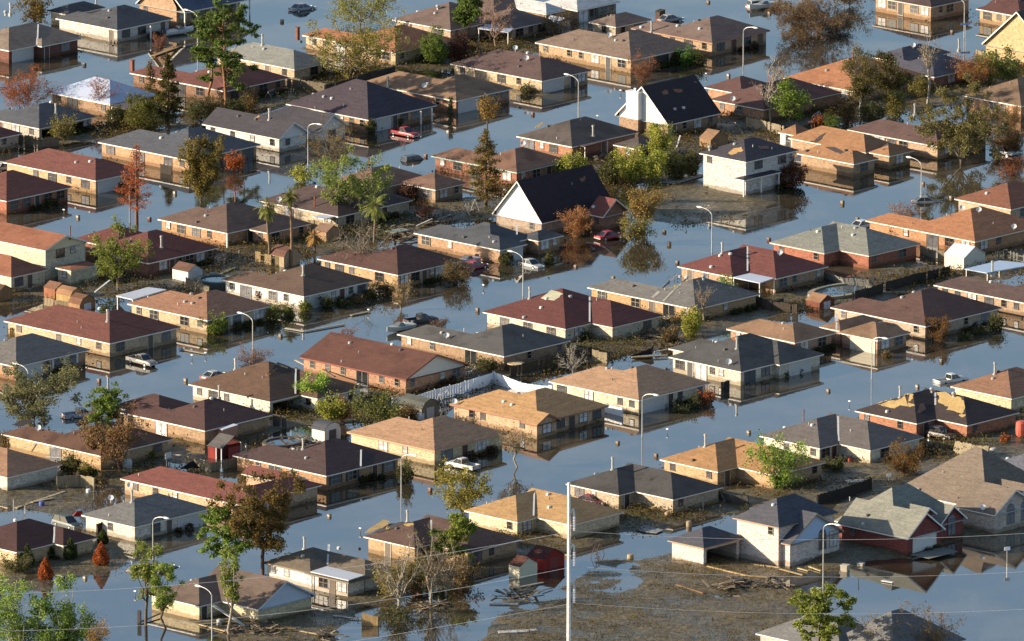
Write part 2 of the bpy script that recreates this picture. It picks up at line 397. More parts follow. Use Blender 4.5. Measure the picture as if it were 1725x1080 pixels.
def house(reg, label, roof, wall, blocks, f='', s='', ze=2.35, p=.42, v=(), trim='efe6d8', win='d', garage='dcd9d2', patch=(), flash=(), cover=(),
          cols=(), wear=.35, shut=None, name='house', cat='house', group='houses of the flooded neighbourhood', dish=(), nv=2, gable='e9e4d8', wt=None, metal=False, ov=.5):
    B = []; rnd = random.Random(label)
    for sp in blocks:
        o = dict(sp[-1]) if isinstance(sp[-1], dict) else {}
        r = o.get('r', reg); z = o.get('ze', ze)
        T = sp[0] == 'T'; c = sp[1:5] if T else sp[:4]
        Pc = at(r, c[0], c[1], z)
        L_ = -c[2] if -60 < c[2] < 0 and not o.get('px') else along(Pc, DY, full(r, c[2], 0)[0])
        A_ = -c[3] if -60 < c[3] < 0 and not o.get('px') else along(Pc, DX, full(r, c[3], 0)[0])
        base = dict(P=Pc, ze=z, p=o.get('p', p), g=o.get('g', ''), fi=o.get('fi', 0), e=o.get('e', 1.0), si=o.get('si', 0), open=o.get('open', 0), nw=o.get('nw', 0))
        if T:
            wr = A_ * .72
            if len(sp) > 5 and not isinstance(sp[5], dict) and sp[5] is not None:
                wr = 2 * (sp[5] - c[2]) / S / (1.4135 * ppm(Pc))
                if -60 < c[2] < 0: wr = sp[5]
            wr = max(5.5, min(wr, A_ * .96)); bf = min(L_, A_ * o.get('bf', .86))
            B.append(dict(base, a=A_, b=bf))
            if o.get('main'): B[-1]['b'] = L_; B[-1]['main'] = 1
            elif L_ - bf > 1.0: B.append(dict(base, a=wr, b=L_, rear=1))
        else: B.append(dict(base, a=A_, b=L_))
    P0 = B[0]['P']; i = 0
    for b in B:
        q = b['P'] - P0; b['x0'] = q.dot(DX); b['y0'] = q.dot(DY)
        if i == 1 and B[0].get('main'):       # a wing standing forward of the main block, its ridge running back into it
            B[0]['a'] = b['x0'] + b['a'] - .15; b['b'] = -b['y0'] + min(B[0]['b'] * .6, b['a'] / 2 + 1.5)
            if 'f' not in b['g']: b['g'] += 'k'
        if i:
            d = .035 * i; b['x0'] += d; b['y0'] += d; b['a'] -= 2 * d; b['b'] -= 2 * d; b['ze'] -= d * .9
        i += 1
    wtrim = wt or rnd.choice(['b8a78c', '9c8468', '7a5f4c', 'a89c88', '6a5648'])
    root = thing(name, label, cat, (P0.x, P0.y, 0), AL, group)
    def loc(P): q = P - P0; return (q.dot(DX), q.dot(DY))
    rm = metal_roof(roof) if metal else roof_mat(roof, wear)
    wm = wall_mat(wall); gm = paint(gable, .7, 1.6, .2); fm = paint(trim, .6, 1.5, .25)
    rf, fa, wa = MB(), MB(), MB(); gables = []
    for b in B:
        x0, y0, a, L, z = b['x0'], b['y0'], b['a'], b['b'], b['ze']; ax, s0, e0, H_ = ridge_of(b)
        x1, y1 = x0 + a, y0 + L; zt = z + .03
        if ax == 'y': R0, R1 = (x0 + a / 2, y0 + s0, zt + H_), (x0 + a / 2, y0 + e0, zt + H_)
        else: R0, R1 = (x0 + s0, y0 + L / 2, zt + H_), (x0 + e0, y0 + L / 2, zt + H_)
        c00, c10, c11, c01 = (x0, y0, zt), (x1, y0, zt), (x1, y1, zt), (x0, y1, zt)
        sides = [(c00, c10, R0, R0), (c10, c11, R1, R0), (c11, c01, R1, R1), (c01, c00, R0, R1)] if ax == 'y' else \
                [(c00, c10, R1, R0), (c10, c11, R1, R1), (c11, c01, R0, R1), (c01, c00, R0, R0)]
        gi = {'y': {'f': 0, 'k': 2}, 'x': {'l': 3, 'r': 1}}[ax]
        gset = {gi[q] for q in b['g'] if q in gi}
        for q, (p0, p1, p2, p3) in enumerate(sides):
            if q in gset:
                # rake boards and gable wall
                mid = p2
                for s_, e_ in ((p0, mid), (mid, p1)):
                    fa.poly([s_, e_, (e_[0], e_[1], e_[2] - .26), (s_[0], s_[1], s_[2] - .26)])
                continue
            pts = [p0, p1] + ([p2] if p2 == p3 or (Vector(p2) - Vector(p3)).length < .01 else [p2, p3])
            rf.poly(pts)
            du = Vector((0, 0, -.06)); rf.poly([p1, p0, tuple(Vector(p0) + du), tuple(Vector(p1) + du)])
        # fascia and soffit as a ring, open where a gable stands
        ins = ov
        i0 = .025
        ob = [(x0 + i0, y0 + i0), (x1 - i0, y0 + i0), (x1 - i0, y1 - i0), (x0 + i0, y1 - i0)]
        ib = [(x0 + ins, y0 + ins), (x1 - ins, y0 + ins), (x1 - ins, y1 - ins), (x0 + ins, y1 - ins)]
        for q in range(4):
            j = (q + 1) % 4
            if q not in gset:
                fa.poly([(*ob[q], z + .0), (*ob[j], z + .0), (*ob[j], z - .21), (*ob[q], z - .21)])
            fa.poly([(*ob[q], z - .21), (*ob[j], z - .21), (*ib[j], z - .21), (*ib[q], z - .21)])
        # walls
        wx0, wy0, wx1, wy1 = x0 + ins + b['si'], y0 + ins + b['fi'], x1 - ins, y1 - ins
        b['w'] = (wx0, wy0, wx1, wy1)
        if b['fi'] or b['si']:
            fa.poly([(x0 + ins, y0 + ins, z - .2), (x1 - ins, y0 + ins, z - .2), (x1 - ins, y1 - ins, z - .2), (x0 + ins, y1 - ins, z - .2)])
        if b['nw']:                            # an open porch: only posts under its roof
            b['w'] = (x0, y0, x0, y0)
            for cx in (x0 + .25, x0 + a / 2, x1 - .25):
                cm = MB(); cm.box(cx - .1, cx + .1, y0 + .2, y0 + .4, -.9, z - .205); cm.build('column', fm, root)
        elif b['open']:                        # a garage whose front stands open: thin walls round a real room
            t_ = .2; zc = z - .205; oz = z - .55
            wa.box(wx0, wx0 + t_, wy0, wy1, -1.2, zc); wa.box(wx1 - t_, wx1, wy0, wy1, -1.2, zc); wa.box(wx0 + t_, wx1 - t_, wy1 - t_, wy1, -1.2, zc)
            wa.box(wx0 + t_, wx0 + .6, wy0, wy0 + t_, -1.2, zc); wa.box(wx1 - .6, wx1 - t_, wy0, wy0 + t_, -1.2, zc); wa.box(wx0 + .6, wx1 - .6, wy0, wy0 + t_, oz, zc)
        else: wa.hexa([(wx0, wy0, -1.2), (wx1, wy0, -1.2), (wx1, wy1, -1.2), (wx0, wy1, -1.2)], [(wx0, wy0, z - .205), (wx1, wy0, z - .205), (wx1, wy1, z - .205), (wx0, wy1, z - .205)])
        for q in gset:
            ga = MB(); tgt = ga if b['g'].count('*') == 0 else wa
            if ax == 'y':
                yy = y0 + ins - .0 if q == 0 else y1 - ins
                sl_ = H_ / (a / 2)
                tgt.poly([(wx0, yy, z - .2), (wx1, yy, z - .2), (wx1, yy, z + ins * sl_ - .02), (x0 + a / 2, yy, z + H_ - .03), (wx0, yy, z + ins * sl_ - .02)])
            else:
                xx = x0 + ins if q == 3 else x1 - ins
                sl_ = H_ / (L / 2)
                tgt.poly([(xx, wy0, z - .2), (xx, wy1, z - .2), (xx, wy1, z + ins * sl_ - .02), (xx, y0 + L / 2, z + H_ - .03), (xx, wy0, z + ins * sl_ - .02)])
            if ga.f: gables.append(ga)
    wa.build('wall', wm, root)
    for ga in gables: ga.build('gable', gm, root)
    roofo = rf.build('roof', rm, root); fa.build('fascia', fm, root)
    # openings
    def covered(x, y, me):
        return any(o is not me and not (o.get('rear') and me.get('rear') is None and False) and o['w'][0] - .02 < x < o['w'][2] and o['w'][1] - .02 < y < o['w'][3] for o in B)
    def put_row(b, codes, side):
        if not codes: return
        x0, y0, x1, y1 = b['w']; n = 80
        span = (x1 - x0) if side == 'f' else (y1 - y0)
        free = []
        for k in range(n):
            t = (k + .5) / n * span
            pt = (x0 + t, y0 - .12) if side == 'f' else (x0 - .12, y0 + t)
            free.append(not covered(pt[0], pt[1], b))
        # longest free run
        best = (0, 0); k = 0
        while k < n:
            if free[k]:
                j = k
                while j < n and free[j]: j += 1
                if j - k > best[1] - best[0]: best = (k, j)
                k = j
            else: k += 1
        lo, hi = best[0] / n * span + .2, best[1] / n * span - .2
        W8 = {'G': 5.3, 'D': 1.8, 'W': 2.7, 'w': 2.0, 'S': 3.0, '_': 1.3, 'B': 3.0, 'T': 1.7, 'A': 2.3}
        tot = sum(W8[c] for c in codes); sc = (hi - lo) / tot
        if hi - lo < 1.2: return
        pos = lo
        for c in codes:
            wd = W8[c] * sc; ctr = pos + wd / 2; pos += wd
            if c in '_B' or (c == 'w' and rnd.random() < .35): continue
            kind = c
            if wd < {'G': 4.9, 'S': 2.5, 'W': 2.0, 'A': 1.8}.get(c, 1.1):
                kind = {'G': 'S', 'S': 'w', 'W': 'w'}.get(c, c)
                if wd < 1.15: continue
            pane = win
            if c == 'G': nm, fr, pn, ww = opening('G', garage, 'd')
            elif c == 'D': nm, fr, pn, ww = opening('D', trim, rnd.choice(['5a2f26', '6b5a4a', '3c3a3a']))
            else: nm, fr, pn, ww = opening(kind, wtrim, rnd.choice([win, win, 'd', 'm', 'w', 'm']) if win != 'w' else rnd.choice('wwd'))
            zf = b['ze'] - .35 - 2.15
            if side == 'f': l_, rz = (ctr + x0, y0 - .03, zf), 0
            else: l_, rz = (x0 - .03, ctr + y0, zf), -math.pi / 2
            o = put(nm[0], fr, root, l_, rz); put(nm[1], pn, o)
            if shut and c in 'Ww' and side == 'f':
                for sg in (-1, 1):
                    sm = MB(); ww2 = ww / 2 + .32
                    sm.box(sg * ww2 - .2, sg * ww2 + .2, -.04, .04, .75, 2.2)
                    put('shutter', sm.mesh('shutter', paint(shut)), root, l_, rz)
    F_, S_ = f.split('|'), s.split('|'); k = 0
    for b in B:
        if b.get('rear'): continue
        fc = F_[k] if k < len(F_) else ''; sc_ = S_[k] if k < len(S_) else ''
        put_row(b, fc, 'f')
        # the side wall of a T runs on along its rear block
        rear = next((o for o in B if o.get('rear') and abs(o['x0'] - b['x0']) < .3), None)
        bb = dict(b)
        if rear and sc_:
            bb['w'] = (b['w'][0], b['w'][1], b['w'][2], rear['w'][3])
            keep = list(B); B[:] = [o for o in B if o is not b and o is not rear]; put_row(bb, sc_, 's'); B[:] = keep
        elif sc_: put_row(b, sc_, 's')
        if b['fi']:
            n = max(2, int(b['a'] / 3.2))
            for q in range(n + 1):
                cx = b['x0'] + .35 + (b['a'] - .7) * q / n; cm = MB(); cm.box(cx - .09, cx + .09, b['y0'] + .28, b['y0'] + .46, -.9, b['ze'] - .205)
                cm.build('column', fm, root)
        k += 1
    def onroof(r, x, y):
        px, py = full(r, x, y); z = 12.0
        while z > .5:
            P = ray(px, py, z); lx, ly = loc(P)
            h = max(roof_h(b, lx, ly) for b in B)
            if h >= z: return Vector((lx, ly, h + .03))
            z -= .03
        P = ray(px, py, B[0]['ze']); lx, ly = loc(P); return Vector((lx, ly, B[0]['ze'] + .03))
    auto = []
    for q in range(nv):                       # small vents near the ridge of the first block
        b = B[0]; auto.append(('v', b['x0'] + b['a'] * rnd.uniform(.18, .42), b['y0'] + b['b'] * rnd.uniform(.4, .9)))
    for it in list(v) + auto:
        kd = it[0]
        if it in auto:
            h = max(roof_h(b, it[1], it[2]) for b in B); P = Vector((it[1], it[2], h))
        else: P = onroof(it[3] if len(it) > 3 else reg, it[1], it[2])
        m = MB()
        if kd == 'p':
            h = rnd.uniform(1.25, 1.6)
            m.lathe([(0, -.5), (.34, -.5), (.34, .02), (.17, .1), (.15, h), (.22, h + .02), (.22, h + .3), (.0, h + .34)], (P.x, P.y), 12); m.v = [(a_, b_, c_ + P.z) for a_, b_, c_ in m.v]
            m.build('chimney_pipe', STEEL, roofo)
        elif kd in 'cr':
            wd = .55 if kd == 'c' else .16; h = 1.5
            m.box(P.x - wd / 2, P.x + wd / 2, P.y - wd / 2, P.y + wd / 2, P.z - .6, P.z + h); m.box(P.x - wd * .65, P.x + wd * .65, P.y - wd * .65, P.y + wd * .65, P.z + h, P.z + h + .12)
            m.build('chimney', wall_mat('9a5238'), roofo)
        elif kd == 'v':
            if rnd.random() < .5: m.tube((P.x, P.y, P.z - .3), (P.x, P.y, P.z + .35), .06)
            else: m.lathe([(.0, -.1), (.3, -.1), (.3, .16), (.2, .26), (0, .28)], (P.x, P.y), 10); m.v = [(a_, b_, c_ + (P.z if c_ < 5 else 0)) for a_, b_, c_ in m.v]
            if len(m.v) < 20: pass
            m.build('roof_vent', rnd.choice([WHITE, STEEL, flat(.06, .055, .05)]), roofo)
        elif kd == 'd':
            m.lathe([(0, .0), (.2, .03), (.36, .1), (.42, .17), (.40, .17), (.34, .13), (0, .04)], (0, 0), 14)
            mt = Matrix.Rotation(math.radians(55), 4, 'Y') @ Matrix.Rotation(0, 4, 'Z')
            m.v = [tuple(Matrix.Rotation(-2.4, 3, 'Z') @ (mt.to_3x3() @ Vector(q)) + P + Vector((0, 0, .5))) for q in m.v]
            m.tube((P.x, P.y, P.z - .2), (P.x, P.y, P.z + .5), .04)
            m.build('satellite_dish', flat(.5, .5, .5), roofo)
        elif kd == 't':
            m.lathe([(0, -.1), (.2, -.1), (.18, .3), (.34, .42), (.36, .6), (.2, .78), (0, .8)], (0, 0), 12); m.v = [(a_ + P.x, b_ + P.y, c_ + P.z) for a_, b_, c_ in m.v]
            m.build('turbine_vent', STEEL, roofo)
    for col, pts in patch:
        # torn shingles: the bare deck shows, thin ragged sheet on the roof plane
        Q = []
        n = len(pts)
        for q in range(n):
            a_, b_ = pts[q], pts[(q + 1) % n]
            for k2 in range(4):
                t = k2 / 4; jx, jy = (rnd.uniform(-5, 5), rnd.uniform(-3, 3)) if k2 else (0, 0)
                Q.append(onroof(reg, a_[0] + (b_[0] - a_[0]) * t + jx, a_[1] + (b_[1] - a_[1]) * t + jy))
        m = MB(); c0 = sum(Q, Vector()) / len(Q)
        m.hexa([q_ + Vector((0, 0, .005)) for q_ in Q], [q_ + Vector((0, 0, .05)) for q_ in Q]); m.build('bare_deck' if col > '888888' else 'torn_felt', wood(col), roofo)
    for (xa, ya, xb, yb) in flash:
        m = MB(); n = 6; Q = [onroof(reg, xa + (xb - xa) * q / n, ya + (yb - ya) * q / n) for q in range(n + 1)]
        for a_, b_ in zip(Q, Q[1:]): m.beam(a_, b_, .32, .05)
        m.build('valley_flashing', WHITE, roofo)
    for cv in cover:                             # patio roofs: four corner pixels at a height
        z, pts, colr = cv[0], cv[1], cv[2]
        Q = [Vector((*loc(at(cv[3] if len(cv) > 3 else reg, x, y, z)), z)) for x, y in pts]
        m = MB(); m.hexa([q_ + Vector((0, 0, -.1)) for q_ in Q], [q_ + Vector((0, 0, .05 + .004 * j)) for j, q_ in enumerate(Q)])
        o = m.build('patio_cover', metal_roof(colr), root)
        cq = sum(Q, Vector()) / len(Q)
        for q_ in Q:
            m = MB(); e_ = q_ + (cq - q_) * .06; m.box(e_.x - .06, e_.x + .06, e_.y - .06, e_.y + .06, -.9, z - .1); m.build('post', fm, o)
    for (x, y) in cols:                          # single porch posts under the eave
        P = at(reg, x, y, B[0]['ze']); lx, ly = loc(P); m = MB(); m.box(lx - .1, lx + .1, ly - .1, ly + .1, -.9, B[0]['ze'] - .2); m.build('column', fm, root)
    HOUSES.append((label, P0, root, B))
    return root

# ------------------------------------------------------------------ the houses, row by row (colours are what the sunlit side shows)
H = house
# top left
H('A', 'taupe roofed brick house with pale garage door at the upper left edge', '97806b', '8a4f3c', [(55, 318, -240, -17), (262, 290, -4, 515)], f='G|DwW_', s='', flash=[(238, 155, 232, 283)], v=[('t', 35, 95), ('p', 65, 85)])
H('A', 'white brick house with charcoal roof and dark shrubs in front, beside the white boat', '54565a', 'd8d0c0', [('T', 735, 188, 345, 1085, 470), (430, 92, 290, -9)], f='WW_D', s='D_wBw|', v=[('p', 603, 25)], cols=[(945, 155)])
H('A', 'steep slate roofed house with tan brick gable and white porch posts at the top', '5b6478', 'c99763', [(1160, 78, 850, 1585, {'g': 'l*', 'p': .85, 'fi': 2.0})], f='WDWWDW', s='wBw', ze=2.9)
H('A', 'house under a bare white metal hip roof among leafless trees', 'ccd4e6', 'b08458', [(690, 655, 300, 985)], f='DWW', s='wBSw', p=.46, wear=0, metal=True, nv=1, cover=[(2.2, [(695, 668), (820, 690), (905, 645), (800, 622)], '6b5a50')])
H('A', 'maroon roofed brick house standing behind the tall pines', '7d473d', '9a6a48', [('T', 1410, 572, 810, 1815, 950)], f='WDWw', s='wWSBw', v=[('c', 830, 437)])
H('A', 'dark slate roofed pale brick house with open carport, left of the yellow shrub', '5a5c63', 'd0c3ad', [('T', 245, 806, -130, 605, 40, {'open': 1})], f='B_w_w', s='wWD_', v=[('v', 75, 690), ('p', 350, 715), ('v', 320, 645)], ov=.6)
H('A', 'small maroon roofed tan house corner behind a board fence at the left edge', '6f3f38', 'caa980', [(-60, 878, -14, 140)], f='BWB', s='')
H('A', 'charcoal roofed tan brick house behind the olive cypress', '585b62', 'd09a5c', [('T', 1185, 1004, 610, 1635, 880)], f='WWDSS', s='wWwSwW', wear=.15, v=[('v', 1010, 870)], cover=[])
H('E', 'brick red roofed house with open white garage door behind the orange cypress', '82483c', 'd7a968', [('T', 600, 165, 15, 900, 380)], f='G_W', s='WwWwB', wear=.12, v=[('v', 515, 5)])
H('B', 'black roofed white house with two front gables and a tall lamp in front', '4a464c', 'e6dfd0', [(150, 873, -336, 345, {'g': 'fk', 'p': .62}), (400, 822, -8, 592, {'g': 'fk', 'p': .62}), (330, 800, -12, 560, {'p': .46})], f='w_|W', s='w_w_w_w', nv=2, wear=.1, gable='dfdcd6',
  v=[('p', 88, 750)], patch=[('c78a4a', [(0, 740), (25, 728), (30, 735), (6, 752)])])
# top middle
H('B', 'pale grey green roofed house with orange plywood front, left of the sprawling tree', '8f8f85', 'd5b283', [(245, 436, -262, 490)], f='BWw', s='wDw__', v=[('p', 45, 285), ('c', 265, 230), ('v', 285, 265), ('v', 55, 310)], wear=.2)
H('B', 'rusty orange roofed tan house behind the sprawling bare tree', 'b5703c', 'd8b27c', [('T', 880, 330, 290, 1260, 430)], f='wBWw', s='WwWSww', wear=.5, v=[('t', 885, 140), ('v', 800, 150), ('v', 920, 218)])
H('B', 'large brown roofed house with white porch canopy beside the upper pine tree', '7d6459', 'c9a67c', [(1225, 190, 858, -14), (1612, 180, 1340, 1871), (1500, 100, -10, -12)], f='DB|WwW', s='W_w|SW', cover=[(2.3, [(1395, 178), (1590, 205), (1640, 165), (1470, 150)], 'c9d0dd')], v=[('t', 1145, 60)])
H('C', 'brown purple roofed tan house with white garage door and a lamp at its corner', '6a5049', 'd9b880', [('T', 197, 508, -381, 510, -12)], f='G_DW', s='wwWSw', wear=.15, v=[('d', 30, 320), ('v', 108, 335), ('d', 100, 385)])
H('B', 'weathered tan brown roofed brick house with white garage door behind the small crape myrtle', '9c7550', 'c07f4c', [('T', 1260, 632, 662, 1618, 905)], f='GDWw', s='wwBwWww', wear=.55, v=[('p', 832, 560), ('d', 1060, 560), ('v', 1180, 450)], cols=[(1590, 545)])
H('B', 'dark purple brown roofed brick house with the red pickup at its garage', '51434b', 'd59a58', [(710, 752, 190, 1140)], f='GDWWW', s='wwWSwB', wear=.15, p=.5, cols=[(1040, 690), (1108, 672)], v=[('v', 430, 610), ('v', 480, 620), ('v', 375, 680), ('v', 555, 665)])
H('B', 'brown roofed brick house with pale green fascia behind the brown cedar', '8a6148', 'b76a42', [('T', 1640, 1082, 1100, 1976, 1268)], f='wWDw', s='WwSWw', trim='a9c2b6', wear=.7, v=[('v', 1540, 975), ('d', 1680, 920)])
H('F', 'brown roofed house with red chimney pipe behind the green yard tree', '8c6650', 'c79f70', [(735, 222, 458, -13), (1130, 222, 900, 1330)], f='B|Ww', s='wSw|WW', v=[('r', 713, 85), ('v', 905, 90), ('v', 990, 75)])
H('C', 'long house with bright white sheet roofing and brown front part at the top', 'd8d4cc', 'b98e62', [(225, 88, -90, 350, {'p': .5, 'ze': 2.6}), (420, 66, 180, 690, {'p': .42})], f='D|SSWw', s='B|w', wear=.05)
H('C', 'small brown hip roofed garage house with cream wall at the top', '8a7160', 'c9b48c', [(660, 170, 490, 885)], f='wW', s='w', nv=2)
H('C', 'brown grey roofed tan brick house with reddish trim in the upper street', '82695c', 'cfa068', [('T', 1265, 270, 752, 1630, 918)], f='WDWD', s='wWwWD', trim='b4876c', v=[('p', 885, 215), ('v', 820, 175), ('v', 1048, 165), ('v', 1045, 205), ('v', 1187, 185)])
H('C', 'wide tan roofed blond brick house with a red leafless tree at its corner', '8d735f', 'd2a468', [('T', 755, 378, 150, 1165, 430)], f='_Gw', garage='35302c', s='WDWwwww', wear=.15, v=[('v', 400, 255), ('d', 620, 240), ('v', 740, 290), ('v', 650, 255)])  # dark door panel stands in for the shade inside an open garage
H('C', 'white gabled cottage with big white chimney and torn black roof', '3f3438', 'b98c5f', [(988, 783, 655, 1322, {'g': 'lr', 'p': .94})], f='DwWw', s='WB', gable='f4f2ee', nv=1, v=[('v', 1030, 690), ('v', 1085, 680)], wear=.25,
  patch=[('a8744c', [(950, 575), (985, 570), (990, 595), (958, 600)]), ('a8744c', [(1020, 560), (1075, 566), (1080, 580), (1040, 585)]), ('a8744c', [(1150, 518), (1165, 510), (1170, 525)])], name='cottage')
H('C', 'dark grey roofed orange brick house with wrecked rear porch', '63574f', 'c47a48', [('T', 385, 921, 35, -16, 190), (808, 938, 640, 985)], f='BDB|Ww', s='wWwS|w', v=[('p', 518, 855), ('v', 290, 875), ('v', 440, 758)], wear=.6,
  patch=[('d8b27a', [(150, 803), (200, 765), (205, 775), (175, 803)])], cover=[(2.3, [(390, 905), (465, 920), (615, 880), (530, 862)], '5c4a42')])
H('C', 'two storey white brick house with porch and bare plywood patch on its black roof', '49444c', 'd9d3c6', [(1478, 1016, 1182, 1808, {'p': .42}), (1466, 1130, -2.2, 1700, {'ze': 2.9, 'p': .3, 'nw': 1})], f='_W__W_|', s='_B_w|', ze=5.6, gable='d9d3c6', nv=1, wear=.1, v=[('v', 1520, 925), ('v', 1640, 940), ('t', 1250, 945)],
  patch=[('d9ab6c', [(1365, 965), (1400, 935), (1450, 925), (1462, 950), (1420, 965), (1385, 975)]), ('8d6a5c', [(1555, 925), (1610, 920), (1625, 935), (1570, 935)])], name='two_storey_house')
H('C', 'maroon brown roofed brick house behind the white birch stems and green bush', '6f4a42', 'c98a55', [('T', 1590, 688, 1250, 2078, 1440), (1450, 590, 1212, -9)], f='_wBw', s='wWw', flash=[], v=[('r', 1645, 545), ('r', 1622, 520), ('d', 1395, 640)])
# top right
H('D', 'orange brick house with white shuttered windows reflected in the water at the top', '5f4a48', 'd09c63', [(1130, 45, 758, 1392)], f='_wWw_', s='WW_DWW', trim='d9c8b0', ze=2.6)
H('D', 'maroon roofed blond brick house with white dormer gable, upper right corner', '6b4139', 'd9a866', [(1690, 104, 1410, -14, {'p': .36}), (1600, 68, -5, 1790, {'g': 'fk', 'p': .4, 'ze': 2.6})], f='W_|', s='_DwW|')
H('D', 'yellow brick gabled house with white rake trim at the right edge', '6a5a52', 'dcb566', [(1880, 352, 1448, -16, {'g': 'l*', 'p': .85})], f='W', s='w__w_w', ze=2.9, trim='f2ead8')
H('D', 'slate roofed brick house behind the snapped white tree trunk', '575661', 'b0704c', [('T', 1150, 483, 800, 1455, 920), (960, 392, 752, -12, {})], f='_WB', s='wWw|', wear=.5, v=[('p', 1305, 310), ('v', 948, 325), ('d', 1018, 305), ('v', 862, 352)])
H('D', 'rust orange roofed brick house with white eave line behind tangled vines', 'b87340', 'c79468', [('T', 640, 571, 175, 1095, 420)], f='BWB', s='WBBwW', wear=.2, v=[('v', 475, 445), ('r', 640, 380)])
H('D', 'plum brown roofed tan brick house half hidden by the large oak', '6e5048', 'd0a574', [('T', 1172, 919, 600, -13, 820)], f='WDw', s='_BwWWSWw', v=[('p', 1028, 715), ('v', 985, 855), ('v', 1010, 690)], ov=.6)
H('D', 'mossy brown roofed orange brick house at the right edge among shrubs', '8a6a4c', 'cf9258', [('T', 1695, 666, 1325, -15, 1470)], f='W', s='BwWBw', wear=.6)
H('D', 'two winged orange brown roofed house with dark worn roof patches and blue window curtains', 'b57b45', 'c39762', [('T', 645, 1029, 285, 802, 480, {'p': .5}), (868, 978, 735, 1030, {'p': .5}), (720, 955, 225, -8, {'p': .5})], f='W|W', s='w_w|_', win='b', wear=.3, v=[('v', 350, 950), ('v', 420, 960)],
  patch=[('4d423f', [(370, 905), (415, 870), (440, 850), (470, 838), (430, 885), (390, 905)]), ('4d423f', [(465, 925), (530, 928), (585, 960), (560, 968), (500, 945)]), ('4d423f', [(810, 935), (860, 900), (870, 935), (830, 945)])])
H('D', 'small white pool house with orange pyramid roof and blue door', 'a8713f', 'efe9dc', [(285, 851, 170, 395)], f='_', s='_T_', nv=0, win='b', name='pool_house', cat='shed', group='garden sheds and outbuildings', p=.62, ov=.25, ze=2.5)
# second row, left
H('E', 'deep red hip roofed brick house at the left edge, dark shrubs along it', '7e4638', 'c0663f', [(40, 293, -330, 452)], f='WWDWW', s='WB', wear=.12)
H('E', 'two storey cream sided house with orange brown roof and sunroom', 'a5613c', 'e6d5a8', [(285, 604, -250, 552, {'g': 'fk', 'p': .36}), (70, 772, -13, 300, {'ze': 2.6, 'p': .55}), (445, 729, 342, 628, {'ze': 2.5, 'p': .12})], f='_Ww_|WDw|SSSSSS', s='_w|w|w', ze=5.2, gable='e6d5a8', name='two_storey_house', v=[('r', 440, 520)], patch=[], ov=.3)
H('E', 'large maroon roofed brick house with chimney pipe next to the pale swing seat', '7a3f34', '9c5e44', [('T', 930, 683, 535, 1375, 690, {'bf': .9}), (745, 590, 455, -10)], f='wWDwWWw', s='wWBw', v=[('p', 1012, 585), ('v', 815, 550), ('v', 710, 590)], wear=.2)
H('E', 'grey brown roofed orange brick house behind two palms', '74594b', 'd39450', [('T', 1425, 494, 985, -15, 1240), (1680, 492, 1556, 1957)], f='_DB|WBw', s='wwWWw|w', v=[('r', 1475, 300), ('v', 1300, 365), ('v', 1235, 430)], cols=[(1425, 494)])
H('E', 'warm brown roofed tan house with white patio cover and a pale lamp in front', 'a5714f', 'd9b57c', [('T', 1300, 1041, 795, 1705, 1070)], f='WDWwW', s='wWwWw', shut='e8e6e2', v=[('v', 1115, 945), ('v', 1160, 930), ('v', 1200, 880)], cover=[(2.3, [(728, 888), (830, 912), (1045, 850), (930, 835)], 'dfe3ea')], wear=.1)
H('J', 'maroon brown roofed tan house with the muddy grey pickup in front', '7c4537', 'd8b37c', [('T', 688, 180, 20, 1136, 368)], f='WwDW', s='wwwww', wear=.08, v=[('p', 675, 45), ('v', 625, -35), ('v', 510, 88)], win='d')
H('F', 'brown roofed white brick house with round hedges along its front', '6d5342', 'ece6da', [('T', 305, 891, -216, 737, -40)], f='GwDwW', s='wwWwSw', v=[('p', 300, 760), ('v', 140, 790), ('v', 160, 720)], wear=.25, shut='e6e2da')
H('F', 'dark brown roofed house with white porch cover and brick chimney behind the palms', '5c4742', 'd3b98c', [('T', 520, 390, 20, 992, 355)], f='WwDw', s='wBWw', v=[('r', 372, 330), ('d', 150, 305), ('v', 370, 185)], cover=[(2.2, [(360, 392), (430, 408), (515, 388), (445, 372)], 'e8ecf0')], wear=.2)
H('F', 'dark maroon roofed tan brick house behind the bare grey tree', '644238', 'd8a761', [('T', 895, 757, 385, 1302, 585)], f='WWDwG', s='wWBwWw', wear=.15, shut=None)
H('F', 'blue slate roofed brick house with a boat and cars beside it', '55585d', 'c9945f', [('T', 1535, 601, 990, 1708, 1230, {'p': .44}), (1776, 542, 1641, 1941), (1480, 580, 1150, 1760, {'p': .46})], f='G|Ww', s='wBBwwW|w', wear=.5, v=[('v', 1248, 510), ('v', 1310, 525)], flash=[(1640, 445, 1640, 505)], win='w')
H('G', 'big white A frame house with black purple roof and a red roofed wing', '3b2a30', 'b99c80', [(195, 433, -116, 662, {'g': 'lr', 'p': 1.12})], f='BwDB', s='wB', ze=2.2, gable='f6f4f0', nv=1, wear=.08, name='cottage', v=[('v', 385, 195), ('v', 497, 185)], patch=[('9a6a4a', [(430, 165), (465, 140), (475, 160), (445, 180)])])
H('G', 'red roofed brick wing with white trimmed gable beside the big black roof', '8a4a3e', 'b07a58', [(580, 393, 470, 750, {'g': 'f*k', 'p': .75})], f='_w_', s='w', nv=1, wear=.05, trim='eeeae2', name='garage', cat='garage')
H('G', 'grey roofed yellow brick house with pale streaks down its roof behind the broken tree', '77736d', 'cf9d52', [('T', 1160, 971, 478, 1567, 665)], f='BwB', s='wSDWwW', wear=.2, v=[('v', 1065, 770), ('v', 770, 830), ('v', 1105, 775), ('t', 1210, 790)], win='w',
  patch=[('b0aaa0', [(1040, 752), (1050, 756), (900, 905), (880, 900)]), ('b0aaa0', [(1100, 780), (1108, 784), (965, 925), (950, 922)])])
